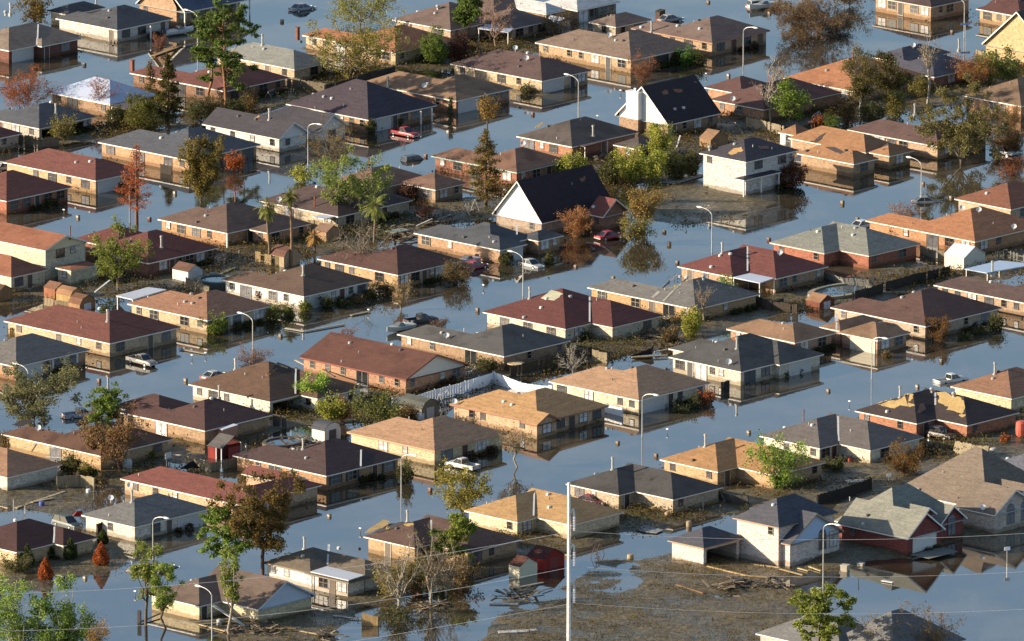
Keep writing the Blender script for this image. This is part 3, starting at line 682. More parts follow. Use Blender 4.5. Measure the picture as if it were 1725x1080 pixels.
H('G', 'maroon red roofed house with white patio cover and white valley line', '7e423a', 'c99a68', [('T', 1390, 771, 1045, 1490, 1240, {'main': 1}), (1665, 779, 1485, 1998)], f='|WwBw', s='wwD|w', v=[('p', 1328, 620), ('v', 1260, 710), ('v', 1575, 650), ('d', 1690, 640), ('v', 1495, 690)], flash=[(1485, 580, 1485, 735)], cover=[(2.3, [(1392, 772), (1565, 808), (1662, 775), (1490, 742)], 'dbe3ef')], wear=.15)
H('M', 'dark red roofed white brick house with cream skylight panel on the roof', '703a33', 'e0cda8', [('T', 345, 90, -176, 500, None, {'main': 1}), (640, 79, 495, 960)], f='W|BW', s='_WwWwWw|w', v=[('p', 120, -100), ('v', 375, -110), ('v', 540, -85), ('v', 85, 20)], flash=[(495, -110, 495, 48)],
  patch=[('d8d2b0', [(190, -100), (255, -152), (330, -125), (275, -85)])], wear=.12)
# second row, right
H('I', 'grey green roofed red brick house with dry lawn behind it', '8a8a7d', 'c0653a', [('T', 460, 621, 115, 560, 330, {'main': 1}), (740, 636, 552, 1068)], f='|wBW_', s='wBw|_', trim='e6cdbc', wear=.12, v=[('v', 570, 465), ('v', 655, 465), ('v', 640, 510)])
H('I', 'bright orange brown roofed house with orange brick walls facing the flooded street', 'b87440', 'd58d45', [('T', 1405, 548, 715, 1850, 868)], f='WwBW', s='WWSwwBw', wear=.08, v=[('d', 1325, 355), ('d', 1430, 370), ('v', 1015, 440), ('v', 1520, 440), ('d', 1650, 475)], trim='f0e6d2')
H('I', 'reddish brown roofed house with tan wall at the right edge above the orange roof', '8f5638', 'd6ae7c', [(1630, 346, 1275, -14)], f='WB', s='_wBw', wear=.12, trim='f0e6d2')
H('I', 'dark brown roofed house with small red dormer on its roof', '69493f', 'd3b08a', [('T', 1095, 1079, 495, 1575, 700)], f='DwwW', s='wwwBw', wear=.25, v=[('v', 970, 970), ('v', 1025, 1030)])
H('I', 'brown roofed brick house with blue white canopy behind it at the right edge', '624c46', 'c9a070', [('T', 1900, 968, 1142, -16, 1330)], f='W', s='wWwwWWww', wear=.25, v=[('p', 1515, 745), ('v', 1505, 805)], cover=[(2.6, [(1340, 720), (1480, 745), (1790, 690), (1560, 668)], 'bdd0e6')])
H('N', 'tan brown roofed brick house with large cream garage door on its side', '9c7450', 'c9966c', [('T', 275, 176, -158, 535, 55), (795, 160, 538, 1008), (560, 100, 420, -10)], f='WW|WW', s='_wwww|G_', wear=.5, win='w', flash=[(538, -5, 538, 105)], garage='efe2c4')
# third row, left
H('J', 'grey roofed brick house with white shutters at the left edge behind the oak', '78716b', 'c98a50', [('T', 100, 326, -260, 565, -60)], f='GDWW_', s='wB', shut='eeeae4', wear=.1)
H('J', 'storm worn dark brown roofed tan house behind the vine covered dead pines', '6b4734', 'd0a561', [('T', 632, 886, 5, 1085, 160)], f='_wBW', s='wBwSwBB', wear=.75, v=[('d', 240, 735), ('v', 270, 770)], patch=[('3a2a26', [(75, 695), (150, 660), (220, 668), (130, 705)])])
H('J', 'dark maroon brown roofed blond brick house with green sliding doors', '63423b', 'bf9460', [('T', 1285, 728, 745, 1713, 900), (1000, 640, 690, -9)], f='_wB', s='BBSBw', wear=.3, v=[('p', 1375, 520), ('v', 1325, 530), ('v', 1405, 605)])
H('K', 'brown roofed cream house with a hole torn in the roof by its valley', '72523a', 'e9dcc0', [('T', 92, 546, -421, 260, -180, {'main': 1, 'open': 1}), (390, 526, 250, 690)], f='|Ww', s='B_wwWw|w', v=[('p', -125, 345), ('v', 45, 400)], wear=.2, flash=[(252, 345, 250, 498)],
  patch=[('2a201c', [(105, 345), (140, 300), (220, 330), (225, 360), (160, 370)]), ('d8b483', [(125, 310), (200, 335), (205, 342), (128, 317)]), ('b07a42', [(60, 385), (130, 340), (140, 345), (75, 392)])])  # darkest sheet paints the shade inside the torn roof hole
H('P', 'small orange tan roofed pale house at the left edge above the board fence', 'a97a55', 'e2d6bc', [(45, 230, -14, 392, {'r': 'J'})], f='BwB', s='W', wear=.1) if False else H('J', 'small orange tan roofed pale house at the left edge above the board fence', 'a97a55', 'e2d6bc', [(45, 1021, -14, 392)], f='BwB', s='W', wear=.1)
H('P', 'brick red roofed house with a small front gable beside the big dark tree', '84463a', 'dcb078', [('T', 1545, 236, 750, -9, 1010), (1820, 95, -10, 1940, {'g': 'fk', 'p': .5}), (1600, 200, 1400, -14, {'p': .44})], f='W|w', s='wwwwww|', wear=.06, v=[('v', 870, 45)])
H('K', 'long brown roofed house with pale front gable and reddish rake trim', '6f4334', 'c98a58', [(945, 408, 275, 1345, {'g': 'fk', 'p': .39})], f='wBwW', s='wwSwww', trim='8a4030', gable='d8d2c4', wear=.45, v=[('v', 540, 300), ('v', 912, 225), ('v', 860, 190)])
H('K', 'slate grey roofed brown brick house with wrecked lattice pergola', '5d5a58', 'b98d5c', [('T', 1560, 261, 885, 1981, 1080)], f='BwBw', s='BSBw_w', wear=.55, v=[('d', 1200, 155), ('v', 1310, 100), ('v', 1680, 140), ('v', 1170, 118)])
H('K', 'sandy tan roofed cream brick house with the stranded white pickup at its door', 'b98a5f', 'e3c789', [('T', 1125, 856, 570, 1580, 895)], f='SDW_', s='wwWw', trim='c9a27c', wear=.05, v=[('v', 965, 655)], shut='ece6da')
H('K', 'dark purple brown roofed brick house with a white strip down its front roof', '57403c', 'c98f4e', [('T', 445, 1011, -146, 925, 85)], f='WW_DW', s='wwwSww', wear=.1, v=[('p', 300, 845), ('v', 320, 905)], shut='3a3d44', flash=[(662, 850, 660, 955)])
H('K', 'golden tan roofed brick house with white vinyl fence behind it', 'c28f4e', 'd9ac74', [('T', 1771, 680, 1215, 2221, 1530), (1768, 692, -3.5, 1924, {'g': 'fk*', 'p': .5})], f='WDWW|W', s='wBwwww|', trim='a06a50', wear=.05, v=[('d', 1250, 575), ('v', 1610, 570)])
H('M', 'light tan roofed white brick house beside the tall lamp with reflections in front', 'b98c62', 'e6d2a6', [('T', 805, 537, 235, 1255, 562)], f='GDwww', s='wwBWwW', wear=.12, v=[('v', 635, 345), ('v', 640, 415), ('v', 975, 345)])
H('M', 'dark grey roofed white brick house with lifted shingles and a white garage door', '565553', 'e0d2b4', [('T', 1445, 358, 990, 1670, 1230, {'main': 1}), (1688, 314, 1652, 1971), (1280, 270, 985, -7)], f='SW|G', s='BwwSDW|', wear=.45, v=[('p', 1420, 215), ('d', 1370, 320), ('v', 1303, 300), ('v', 1345, 225), ('v', 1270, 175), ('v', 1305, 155)],
  patch=[('c8803c', [(1385, 152), (1425, 145), (1432, 160), (1400, 165)])])
H('M', 'orange tan roofed house with an open entry nook behind the bright green tree', 'b98345', 'd9a862', [('T', 1300, 986, 935, 1420, 1150, {'main': 1}), (1653, 1006, 1414, 1983)], f='D|WBw', s='wBw|B', wear=.2, v=[('p', 1222, 830), ('v', 1145, 920), ('v', 1410, 845), ('v', 1510, 890)])
# front rows
H('U', 'dark grey patterned roof house with brown brick walls behind the steel pole', '514d4a', 'cdb389', [('T', 680, 164, 345, 785, 520, {'main': 1}), (1020, 191, 775, 1337)], f='D|w_B', s='BwW|B', wear=.75, v=[('p', 640, 5), ('v', 875, 75)], flash=[])
H('N', 'black roofed orange brick house with large patches of bare yellow deck', '4a3c39', 'c8743a', [('T', 1040, 683, 650, 1168, 840, {'main': 1}), (1357, 694, 1157, 1690)], f='D|w_B', s='_wBw|_', wear=.2, v=[('p', 935, 520), ('v', 855, 612), ('t', 1135, 490), ('t', 1272, 520)], flash=[(1158, 490, 1158, 570)],
  patch=[('e3bd78', [(790, 560), (850, 540), (905, 545), (945, 530), (975, 500), (1020, 505), (1015, 530), (985, 555), (1030, 575), (1000, 583), (940, 572), (905, 590), (840, 578)]),
         ('e3bd78', [(1165, 490), (1215, 488), (1260, 515), (1310, 520), (1335, 545), (1340, 600), (1325, 625), (1270, 605), (1225, 600), (1240, 580), (1200, 565), (1175, 550), (1180, 520)]),
         ('e3bd78', [(1305, 632), (1345, 630), (1340, 648), (1318, 645)]), ('80604c', [(1060, 565), (1090, 560), (1095, 600), (1060, 625), (1048, 615)])])
H('N', 'grey roofed cream house with red chimney pipe and two blocks around a nook', '6f6661', 'ead9b4', [('T', 432, 839, 52, 560, 230, {'main': 1}), (750, 851, 550, 1088)], f='WD|Ww', s='wBwB|_', wear=.15, v=[('r', 330, 665), ('v', 362, 695), ('v', 625, 735)], flash=[(548, 640, 550, 795)])
H('N', 'orange brown roofed pale yellow house at the right edge by the floating pickup', '9a6a4a', 'e6c98f', [('T', 1635, 528, 1245, -14, 1430)], f='W', s='BwB', wear=.1, v=[('p', 1530, 375)], trim='f0e8da')
H('P', 'maroon black roofed tan house with clipped conical shrubs in front', '54332f', 'd9b878', [('T', 105, 523, -260, 340, -60, {'main': 1}), (397, 480, 335, 614)], f='B|Ww', s='BB|_', wear=.1, v=[('v', 97, 325)], flash=[(345, 345, 335, 465)])
H('P', 'grey roofed white brick house with a dark wagon behind it and lamp in front', '75736f', 'e6dcc6', [('T', 845, 364, 508, 1327, 700, {'main': 1})], f='wWDG', s='BwB|', wear=.12, v=[('p', 828, 210), ('d', 695, 205), ('d', 815, 125), ('v', 682, 300)])
H('P', 'wrecked tan house with sagging roof behind slender flooded trees', '776152', 'e6cf98', [('T', 1250, 861, 920, 1400, 1120, {'main': 1}), (1620, 881, 1480, 1987, {'g': 'fk', 'p': .52})], f='DB|wB', s='BB|_', ze=2.2, wear=.5, gable='c9d2de', trim='d9dde4')
H('Q', 'white brick house with muddy stains and white patio cover in its nook', '7d6d58', 'efe9da', [('T', 345, 653, 45, 470, 215, {'main': 1}), (690, 682, 455, 905), (585, 712, 300, 720, {'p': .06})], f='||B', s='B_w_w|_|WDWw', wear=.3, trim='8a7a66', v=[('p', 308, 500), ('v', 525, 500)], flash=[(462, 475, 455, 600)], win='w',
  cover=[(2.56, [(345, 645), (585, 700), (685, 668), (450, 612)], 'dcdfe4')])
H('Q', 'brown roofed house with bare yellow decking on its tip behind broken trees', '684c40', 'c9a060', [('T', 1000, 495, 678, 1130, 860, {'main': 1}), (1336, 522, 1105, 1672)], f='D|WwB', s='BDw|B', wear=.25, v=[('p', 955, 330), ('v', 650, 505)], flash=[(1105, 325, 1105, 400)],
  patch=[('dcb672', [(690, 400), (745, 360), (800, 322), (840, 330), (830, 355), (870, 345), (820, 385), (780, 375), (740, 395), (700, 405)]), ('dcb672', [(930, 350), (990, 345), (995, 355), (950, 362)]), ('2b2420', [(850, 345), (925, 335), (985, 340), (930, 350), (870, 375), (800, 400), (740, 405)])])
H('U', 'yellow tan roofed cream house left of the white utility pole', 'c2924f', 'ecd096', [('T', 43, 334, -291, 150, -130, {'main': 1}), (380, 351, 143, 716)], f='W|w_B', s='wBw|B', wear=.15, v=[('p', 0, 165), ('v', 245, 195), ('v', 242, 245), ('v', 235, 165)], flash=[(148, 135, 143, 295)])
H('U', 'two storey pink stucco house under construction with open garage and blue house wrap', '56565e', 'f0d6c4', [(1683, 368, 1390, 2058, {'p': .62}), (1212, 496, 980, 1470, {'ze': 3.0, 'p': .5, 'open': 1}), (1755, 474, -5, 2098, {'ze': 3.4, 'g': 'fk', 'p': .62})], f='w___w||_B_AA', s='w___|B|', ze=5.7, gable='b9cde6', wear=.06, name='two_storey_house', trim='b08f74', win='d')
H('V', 'grey green roofed red brick house with white panelled garage door and arched window', '8f8d7c', '9c3f33', [(985, 438, 540, 1222, {'g': 'f*k', 'p': .75}), (905, 405, 520, 1345, {'p': .82}), (1190, 350, -9, 1364, {'g': 'f*k', 'p': .78}), (1080, 300, -5, 1175, {'ze': 4.6, 'g': 'f*k', 'p': .7})], f='G||_A_|', s='_w_w|', ze=2.8, wear=.12, garage='f2efe8', trim='eeeae4', nv=1, v=[('v', 620, 190), ('v', 705, 350)], win='m')
H('V', 'taupe roofed pale brick house with arched windows at the right edge', '85725f', 'd3bda6', [(1530, 290, 1275, 1800, {'g': 'f*k', 'p': .62}), (1480, 258, 895, 1950, {'p': .78}), (1560, 165, -6, 1660, {'ze': 4.8, 'g': 'f*k', 'p': .6}), (1660, 215, -8, 1830, {'ze': 3.6, 'g': 'f*k', 'p': .8})], f='_AA|', s='_w|', ze=2.9, wear=.1, trim='eeeae4', nv=0, v=[('v', 1205, 30), ('v', 1300, 190), ('d', 1455, 265), ('v', 1052, 135)], win='m')
H('N', 'blue grey roofed pink house corner at the right edge beside the leaning board fence', '70707a', 'e6c6ac', [(1800, 998, 1505, -12)], f='W', s='_w', wear=.06)
H('V', 'grey hip roof of a house at the bottom edge behind the leaning pine', '7d7a76', 'c9bfae', [(904, 1190, 470, 1352, {'p': .7}), (560, 1150, 25, -12, {'p': .5})], f='WW', s='W', ze=2.8, wear=.1)
# small upper gable pieces

# mud and silt banked against the house walls (pads), then the ground itself
for lb, P0_, ro, B_ in HOUSES:
    for b in B_:
        x0, y0, x1, y1 = b['w']
        if x1 - x0 < 1: continue
        c = P0_ + DX * ((x0 + x1) / 2) + DY * ((y0 + y1) / 2); R = math.hypot(x1 - x0, y1 - y0) / 2 + 4
        j0, j1 = np.searchsorted(xs, [c.x - R, c.x + R]); i0, i1 = np.searchsorted(ys, [c.y - R, c.y + R])
        if j1 <= j0 or i1 <= i0: continue
        X = GX[i0:i1, j0:j1] - P0_.x; Y = GY[i0:i1, j0:j1] - P0_.y; u = X * DX.x + Y * DX.y; v = X * DY.x + Y * DY.y
        d = np.hypot(np.maximum(0, np.maximum(x0 - u, u - x1)), np.maximum(0, np.maximum(y0 - v, v - y1)))
        k = np.clip(1.35 - d / 2.0, 0, 1); k = k * k * (3 - 2 * k); GZ[i0:i1, j0:j1] = np.maximum(GZ[i0:i1, j0:j1], -.55 + .47 * k + GN[i0:i1, j0:j1] * .55)
make_ground()

# ------------------------------------------------------------------ trees and bushes
def quads(C, Nrm, size, rs, asp=1.0):
    n = len(C); U = np.cross(Nrm, rs.normal(size=(n, 3))); U /= np.linalg.norm(U, axis=1)[:, None] + 1e-9
    Vv = np.cross(Nrm, U); sz = size * (.6 + .8 * rs.rand(n))[:, None]
    U = U * sz * asp; Vv = Vv * sz
    P = np.stack([C - U - Vv * .35, C - U * .1 - Vv, C + U + Vv * .2, C + U * .1 + Vv], 1)
    return P.reshape(-1, 3), np.arange(n * 4).reshape(n, 4)
def leaf_mesh(name, C, size, rs, mat, asp=1.0, up=0.3):
    N_ = rs.normal(size=C.shape); N_[:, 2] = np.abs(N_[:, 2]) + up; N_ /= np.linalg.norm(N_, axis=1)[:, None]
    V, F = quads(C, N_, size, rs, asp); return np_mesh(name, V, F, [mat])
def seg_mesh(name, segs, mat, n=4):
    A = np.array([s[0] for s in segs], float); B_ = np.array([s[1] for s in segs], float); R0 = np.array([s[2] for s in segs])[:, None]; R1 = np.array([s[3] for s in segs])[:, None]
    d = B_ - A; d /= np.linalg.norm(d, axis=1)[:, None] + 1e-9
    h = np.where(np.abs(d[:, 2:3]) < .9, np.array([[0, 0, 1.0]]), np.array([[1.0, 0, 0]])); u = np.cross(d, h); u /= np.linalg.norm(u, axis=1)[:, None]; v = np.cross(d, u)
    ring = [(math.cos(2 * math.pi * k / n), math.sin(2 * math.pi * k / n)) for k in range(n)]
    V = np.stack([A + (u * c + v * s) * R0 for c, s in ring] + [B_ + (u * c + v * s) * R1 for c, s in ring], 1)
    m = len(segs); o = np.arange(m)[:, None] * 2 * n
    F = np.concatenate([o + np.array([[k, (k + 1) % n, n + (k + 1) % n, n + k]]) for k in range(n)], 0)
    return np_mesh(name, V.reshape(-1, 3), F, [mat])
def limb(p, q, r0, r1, rs, k=4, wob=.12, sag=0.0):
    p = np.array(p, float); q = np.array(q, float); L = np.linalg.norm(q - p); pts = [p]
    for i in range(1, k + 1):
        t = i / k; x = p + (q - p) * t
        if i < k: x = x + rs.normal(size=3) * L * wob / k * 1.6
        x[2] += math.sin(t * math.pi) * L * sag
        pts.append(x)
    return [(pts[i], pts[i + 1], r0 + (r1 - r0) * i / k, r0 + (r1 - r0) * (i + 1) / k) for i in range(k)], pts
def skeleton(h, wd, rs, tf=.25, nl=8, ns=6, nt=4, spread=1.0, stems=1, droop=0.0, cone=False):
    """big limbs, side branches, twigs; returns thick segments, thin segments, twig tips"""
    big, thin, tips = [], [], []; r0 = .016 * h + .05
    for st in range(stems):
        bx = rs.normal(size=2) * (.0 if stems == 1 else wd * .06)
        top = np.array([bx[0] + rs.normal() * wd * .03, bx[1] + rs.normal() * wd * .03, h * tf])
        s, tp = limb((bx[0], bx[1], -1.0), top, r0 / math.sqrt(stems), r0 * .8 / math.sqrt(stems), rs, 3, .1); big += s
        for k in range(max(3, nl // stems)):
            a = 2 * math.pi * (k + rs.rand() * .7) / max(3, nl // stems) + st; zz = rs.uniform(-.25, 1.0); rr = math.sqrt(max(.12, 1 - zz * zz)) * rs.uniform(.75, 1.1) * spread
            ch = h * (1 - tf); q = np.array([math.cos(a) * rr * wd / 2, math.sin(a) * rr * wd / 2, h * tf + ch * .5 + zz * ch * .5])
            s, pts = limb(top + (tp[-2] - top) * rs.rand() * .5, q, r0 * .5 / math.sqrt(stems), r0 * .1, rs, 5, .16, .05); big += s
            for j in range(ns):
                i = rs.randint(1, 6); b = pts[min(i, 5)]; L = wd * rs.uniform(.12, .26)
                dr = (q - top); dr = dr / (np.linalg.norm(dr) + 1e-6) * .6 + rs.normal(size=3) * .6; dr[2] += .25 - droop
                e = b + dr / np.linalg.norm(dr) * L; s2, p2 = limb(b, e, r0 * .14 + .012, .014, rs, 3, .2); thin += s2
                for t in range(nt):
                    bb = p2[rs.randint(1, 4)]; d2 = dr * .5 + rs.normal(size=3) * .6; d2[2] += .15 - droop * 1.3
                    e2 = bb + d2 / np.linalg.norm(d2) * L * rs.uniform(.35, .8); thin.append((bb, e2, .014, .007)); tips.append(e2)
                tips.append(e)
    return big, thin, np.array(tips)
TREES = []
def scatter(tips, n, sg, rs):
    i = rs.randint(0, len(tips), n); return tips[i] + rs.normal(size=(n, 3)) * sg
def tree(kind, r, x, y, top, wz, label, lf=('6f7a3a', '3f4a24'), bk='8a7a66', seed=None, cat=None, name=None, grp=None, dens=1.0, tf=None, h=None, ctr=None):
    p = at(r, x, y); k = ppm(p); hh = h or (y - top) / S / (k * math.cos(TH)); wd = wz / S / k
    rs = np.random.RandomState((seed if seed is not None else int(abs(x * 7 + y * 13)) + 11 * len(TREES)) % 99991)
    gz = ground_z(p); loc = (p.x, p.y, max(gz, -.4))
    lm = leaf(*lf); bm_ = bark(bk); cat = cat or ('bush' if kind in ('bush', 'cone', 'twigbush') else 'tree')
    name = name or {'bush': 'bush', 'cone': 'conical_shrub', 'twigbush': 'bare_bush', 'palm': 'palm_tree', 'pine': 'pine_tree', 'conifer': 'cypress_tree', 'bare': 'bare_tree'}.get(kind, 'tree')
    root = thing(name, label, cat, loc, 0, grp); TREES.append(root)
    big = []; thin = []; C = None; sz = .16; asp = 1.0
    area = hh * wd
    if kind == 'bare':
        big, thin, tips = skeleton(hh, wd, rs, tf or .2, 9, 9, 7)
        C = scatter(tips, int(len(tips) * 1.6 * dens), .12, rs) if dens > 0 else None; sz = .10
    elif kind == 'sparse':
        big, thin, tips = skeleton(hh, wd, rs, tf or .25, 10, 8, 5); C = scatter(tips, int(min(12000, 95 * area) * dens), .28, rs); sz = .13
    elif kind == 'leafy':
        big, thin, tips = skeleton(hh, wd, rs, tf or .22, 10, 6, 3); keep = tips[rs.rand(len(tips)) < .55]; C = scatter(keep, int(min(13000, 120 * area) * dens), .36, rs); sz = .15
    elif kind == 'slender':
        big, thin, tips = skeleton(hh, wd, rs, tf or .35, 7, 6, 3, 1.0); keep = tips[rs.rand(len(tips)) < .5]; C = scatter(keep, int(min(6000, 120 * area) * dens), .24, rs); sz = .13
    elif kind == 'willow':
        big, thin, tips = skeleton(hh, wd, rs, tf or .08, 12, 6, 4, 1, 3); C = scatter(tips, int(min(14000, 210 * area) * dens), .32, rs); C[:, 2] -= np.abs(rs.normal(size=len(C))) * .2; sz = .13
    elif kind == 'bush':
        big, thin, tips = skeleton(hh, wd * .9, rs, .06, 8, 5, 3, 1, 3)
        n = int(max(350, min(9000, 300 * area)) * dens); u = rs.normal(size=(n, 3)); u /= np.linalg.norm(u, axis=1)[:, None]
        cl = rs.normal(size=(14, 3)); cl /= np.linalg.norm(cl, axis=1)[:, None]; bump = np.max(u @ cl.T, axis=1)
        rr = (.55 + .45 * rs.rand(n) ** .5) * (.72 + .35 * np.clip((bump - .55) / .45, 0, 1))
        C = u * rr[:, None] * np.array([wd / 2, wd / 2, hh * .52]) + np.array([0, 0, hh * .5]); m2 = n // 2
        C[:m2] = tips[rs.randint(0, len(tips), m2)] * np.array([1.05, 1.05, 1.12]) + rs.normal(size=(m2, 3)) * .2; C[:, 2] = np.maximum(C[:, 2], -.1); sz = .12
    elif kind == 'twigbush':
        big, thin, tips = skeleton(hh, wd, rs, .05, 12, 9, 6, 1, 4); C = scatter(tips, int(150 * area * dens), .2, rs); sz = .09
    elif kind == 'cone':
        big = [((0, 0, -.5), (0, 0, hh * .9), .08, .02)]; n = int(3600 * dens); z = 1 - np.sqrt(rs.rand(n)); a = rs.rand(n) * 6.283
        prof = np.where(z < .12, .75 + z * 1.4, 1.0 - ((z - .18) / .82) ** 1.5); rr = prof * wd / 2 * (.72 + .28 * rs.rand(n)) * (1 + .1 * np.sin(a * 5 + z * 9))
        C = np.stack([np.cos(a) * rr, np.sin(a) * rr, z * hh], 1); sz = .10
    elif kind in ('conifer', 'baldcypress'):
        big = [((0, 0, -1), (0, 0, hh * .5), .02 * hh + .06, .012 * hh + .04), ((0, 0, hh * .5), (0, 0, hh), .012 * hh + .04, .02)]; cs = []
        nb = int(hh * 9); t0 = tf or .10
        for i in range(nb):
            t = t0 + (1 - t0) * (i + rs.rand()) / nb; a = rs.rand() * 6.283
            q = (t - t0) / (1 - t0); L = wd / 2 * (min(1, .45 + q * 2.2) if q < .25 else (1 - ((q - .25) / .75) ** 1.35 * .95)) * rs.uniform(.6, 1.08)
            e = np.array([math.cos(a) * L, math.sin(a) * L, hh * t + L * rs.uniform(-.15, .3)]); b0 = np.array([0, 0, hh * t])
            s, pts = limb(b0, e, .05, .015, rs, 3, .12); thin += s
            m_ = int((44 if kind == 'conifer' else 26) * dens * (.4 + L)); tt = .25 + .75 * rs.rand(m_) ** .7
            cs.append(b0 + (e - b0) * tt[:, None] + rs.normal(size=(m_, 3)) * np.array([.20, .20, .16]))
        C = np.concatenate(cs); sz = .13 if kind == 'conifer' else .10
    elif kind == 'pine':
        ln = rs.normal(size=2) * .02 * hh; big, _ = limb((0, 0, -1), (ln[0], ln[1], hh * .95), .012 * hh + .10, .05, rs, 6, .04); cs = []; t0 = tf or .3
        for i in range(int(15 + hh * 1.3)):
            t = t0 + (1 - t0) * (i + rs.rand()) / int(15 + hh * 1.3); a = rs.rand() * 6.283; q = (t - t0) / (1 - t0); L = wd / 2 * (1.1 - .75 * abs(q - .35)) * rs.uniform(.25, 1.1)
            b0 = np.array([ln[0] * t, ln[1] * t, hh * t * .95]); e = b0 + np.array([math.cos(a) * L, math.sin(a) * L, L * rs.uniform(.05, .5)])
            s, pts = limb(b0, e, .07, .02, rs, 4, .2); thin += s
            for c_ in [pts[-1], pts[-2]] + [pts[-1] + rs.normal(size=3) * .6 for _ in range(2)]:
                m_ = int(80 * dens); cs.append(c_ + rs.normal(size=(m_, 3)) * np.array([.30, .30, .18]))
        C = np.concatenate(cs); sz = .12; asp = 2.2
    elif kind == 'palm':
        ln = rs.normal(size=2) * .03 * hh; big, pts = limb((0, 0, -1), (ln[0], ln[1], hh * .86), .22, .17, rs, 5, .02); Q = []; F = []; top_ = np.array([ln[0], ln[1], hh * .86])
        for i in range(34):
            a = rs.rand() * 6.283; el = rs.uniform(-.9, 1.2); L = wd / 2 * rs.uniform(.85, 1.15); d = np.array([math.cos(a) * math.cos(el), math.sin(a) * math.cos(el), math.sin(el)]); pr = top_.copy()
            side = np.array([-math.sin(a), math.cos(a), 0]); prev = pr
            for j in range(5):
                d = d + np.array([0, 0, -.22]); d /= np.linalg.norm(d); nx_ = prev + d * L / 5; thin.append((prev, nx_, .03, .02))
                if j >= 1:
                    for sg in (-1, 1):
                        for q_ in range(3):
                            b_ = prev + (nx_ - prev) * q_ / 3; ll = L * .26 * (1 - .12 * j); tip = b_ + side * sg * ll + d * ll * .7 + np.array([0, 0, -.25 * ll]); w_ = d * .06
                            i0 = len(Q); Q += [b_ - w_, b_ + w_, tip + w_ * .4, tip - w_ * .4]; F.append([i0, i0 + 1, i0 + 2, i0 + 3])
                prev = nx_
        put('crown', np_mesh('crown', np.array(Q), np.array(F), [lm]), root)
    if big: put('trunk', seg_mesh('trunk', big, bm_, 7), root)
    if thin: put('branches', seg_mesh('branches', thin, bm_, 3), root)
    if C is not None and len(C): put('crown', leaf_mesh('crown', C, sz * .85, rs, lm, asp), root)
    return root
G_OLIVE = ('8a8440', '4c4a24'); G_BRIGHT = ('8fa04c', '556830'); G_DARK = ('5c6240', '34381f'); G_PINE = ('66803e', '2c4022'); RUST = ('a85f34', '6b3c26'); BROWN = ('7c6a4a', '463a2a')
G_WILLOW = ('a8b040', '6a7a2c'); ORANGE = ('b8622c', '7d3c1e'); G_YEL = ('9a9440', '5c5826'); PURP = ('6a4c48', '3c2c2a'); GREY = ('8a8270', '565040')
T = tree
T('pine', 'A', 1408, 700, 22, 400, 'tallest pine with forked green crown at the upper left', G_PINE, 'a0704c', tf=.22, dens=1.1)
T('pine', 'A', 1325, 660, 85, 230, 'thinner pine with bare orange trunk leaning beside the tallest pine', G_PINE, 'b07a50', tf=.45, dens=.5)
T('conifer', 'A', 1055, 815, 350, 215, 'dark pointed juniper right of the white metal roof', ('5c5a34', '2a2c1c'), '6a5844')
T('conifer', 'A', 945, 660, 365, 100, 'small thin brown cedar against the white metal roof', ('7a6a40', '4a4028'), '6a5844', dens=.45)
T('bush', 'A', 915, 815, 640, 270, 'big round olive green bush below the dark juniper', ('6f7236', '3c4222'))
T('twigbush', 'A', 150, 680, 470, 330, 'wide russet leafless thicket at the left edge', RUST, '8a6650')
T('bare', 'A', 632, 720, 500, 190, 'russet bare small tree before the white metal roof', RUST, '8a6650', dens=.8)
T('leafy', 'A', 222, 160, -30, 190, 'brown green tree at the top left corner', ('7a6a3c', '453c24'), '6a5844')
T('twigbush', 'A', 1000, 300, 190, 80, 'small rust red shrub by the white boat', ('9a5a4c', '6a3c34'))
T('sparse', 'A', 395, 905, 755, 165, 'thin olive shrub beside the board fence on the left', G_OLIVE, '7a6a50')
T('leafy', 'A', 1270, 1275, 880, 270, 'olive yellow cypress standing in the flooded street', ('86793a', '4a4824'), '6a5844', dens=1.25, tf=.1)
T('baldcypress', 'E', 858, 440, -80, 285, 'feathery orange bald cypress in front of the red roof', ('b4633c', '8a4a30'), '8a5c44', dens=.55, tf=.2)
T('sparse', 'A', 1472, 1080, 958, 100, 'small round orange tree beside the glass porch', ORANGE, '6a5040', dens=1.6)
for i, (x, y, tp, wz, lb) in enumerate([(1240, 760, 640, 170, 'brown shrub mass right of the juniper'), (1330, 745, 630, 150, 'dull brown shrub under the tall pines'), (1470, 740, 620, 160, 'shadowed brown shrub under the pine trunk'), (1560, 700, 590, 130, 'dark shrub at the end of the backyard under the pines'), (720, 780, 680, 130, 'dark brown bush under the flat dark canopy')]):
    T('bush', 'A', x, y, tp, wz, lb, BROWN if i % 2 else G_DARK, dens=.7)
T('sparse', 'B', 612, 500, 195, 540, 'broad sprawling half bare olive tree in the upper middle', ('93904a', '5e5a30'), '8a7a62', tf=.18)
T('sparse', 'B', 665, 160, -40, 350, 'thin green willow like tree on the upper street', ('93984a', '5a642e'), '7a6a52')
T('pine', 'B', 1345, 250, -60, 200, 'bright green pine beside the white porch canopy at the top', G_PINE, 'a8805c', tf=.4)
T('bare', 'B', 1512, 300, 0, 200, 'pale pinkish leafless tree before the brown roof at the top', ('a8806a', '7a5a48'), 'b09078', dens=.6)
T('bush', 'B', 1120, 400, 235, 195, 'green bush between two backyards in the upper middle', ('6f8a3a', '3c4f24'))
T('bush', 'B', 1275, 390, 250, 150, 'purplish brown bush right of the green bush', PURP, dens=.8)
T('bare', 'B', 492, 1110, 780, 340, 'round half bare brown tree standing by the tall lamp', ('8a7a4a', '5c5234'), '7d6c58', dens=2.2)
T('sparse', 'B', 1462, 835, 618, 115, 'tiny crape myrtle with a thin leaning stem in the water', ('a08448', '6a5630'), '7a6a52', tf=.5, dens=1.3)
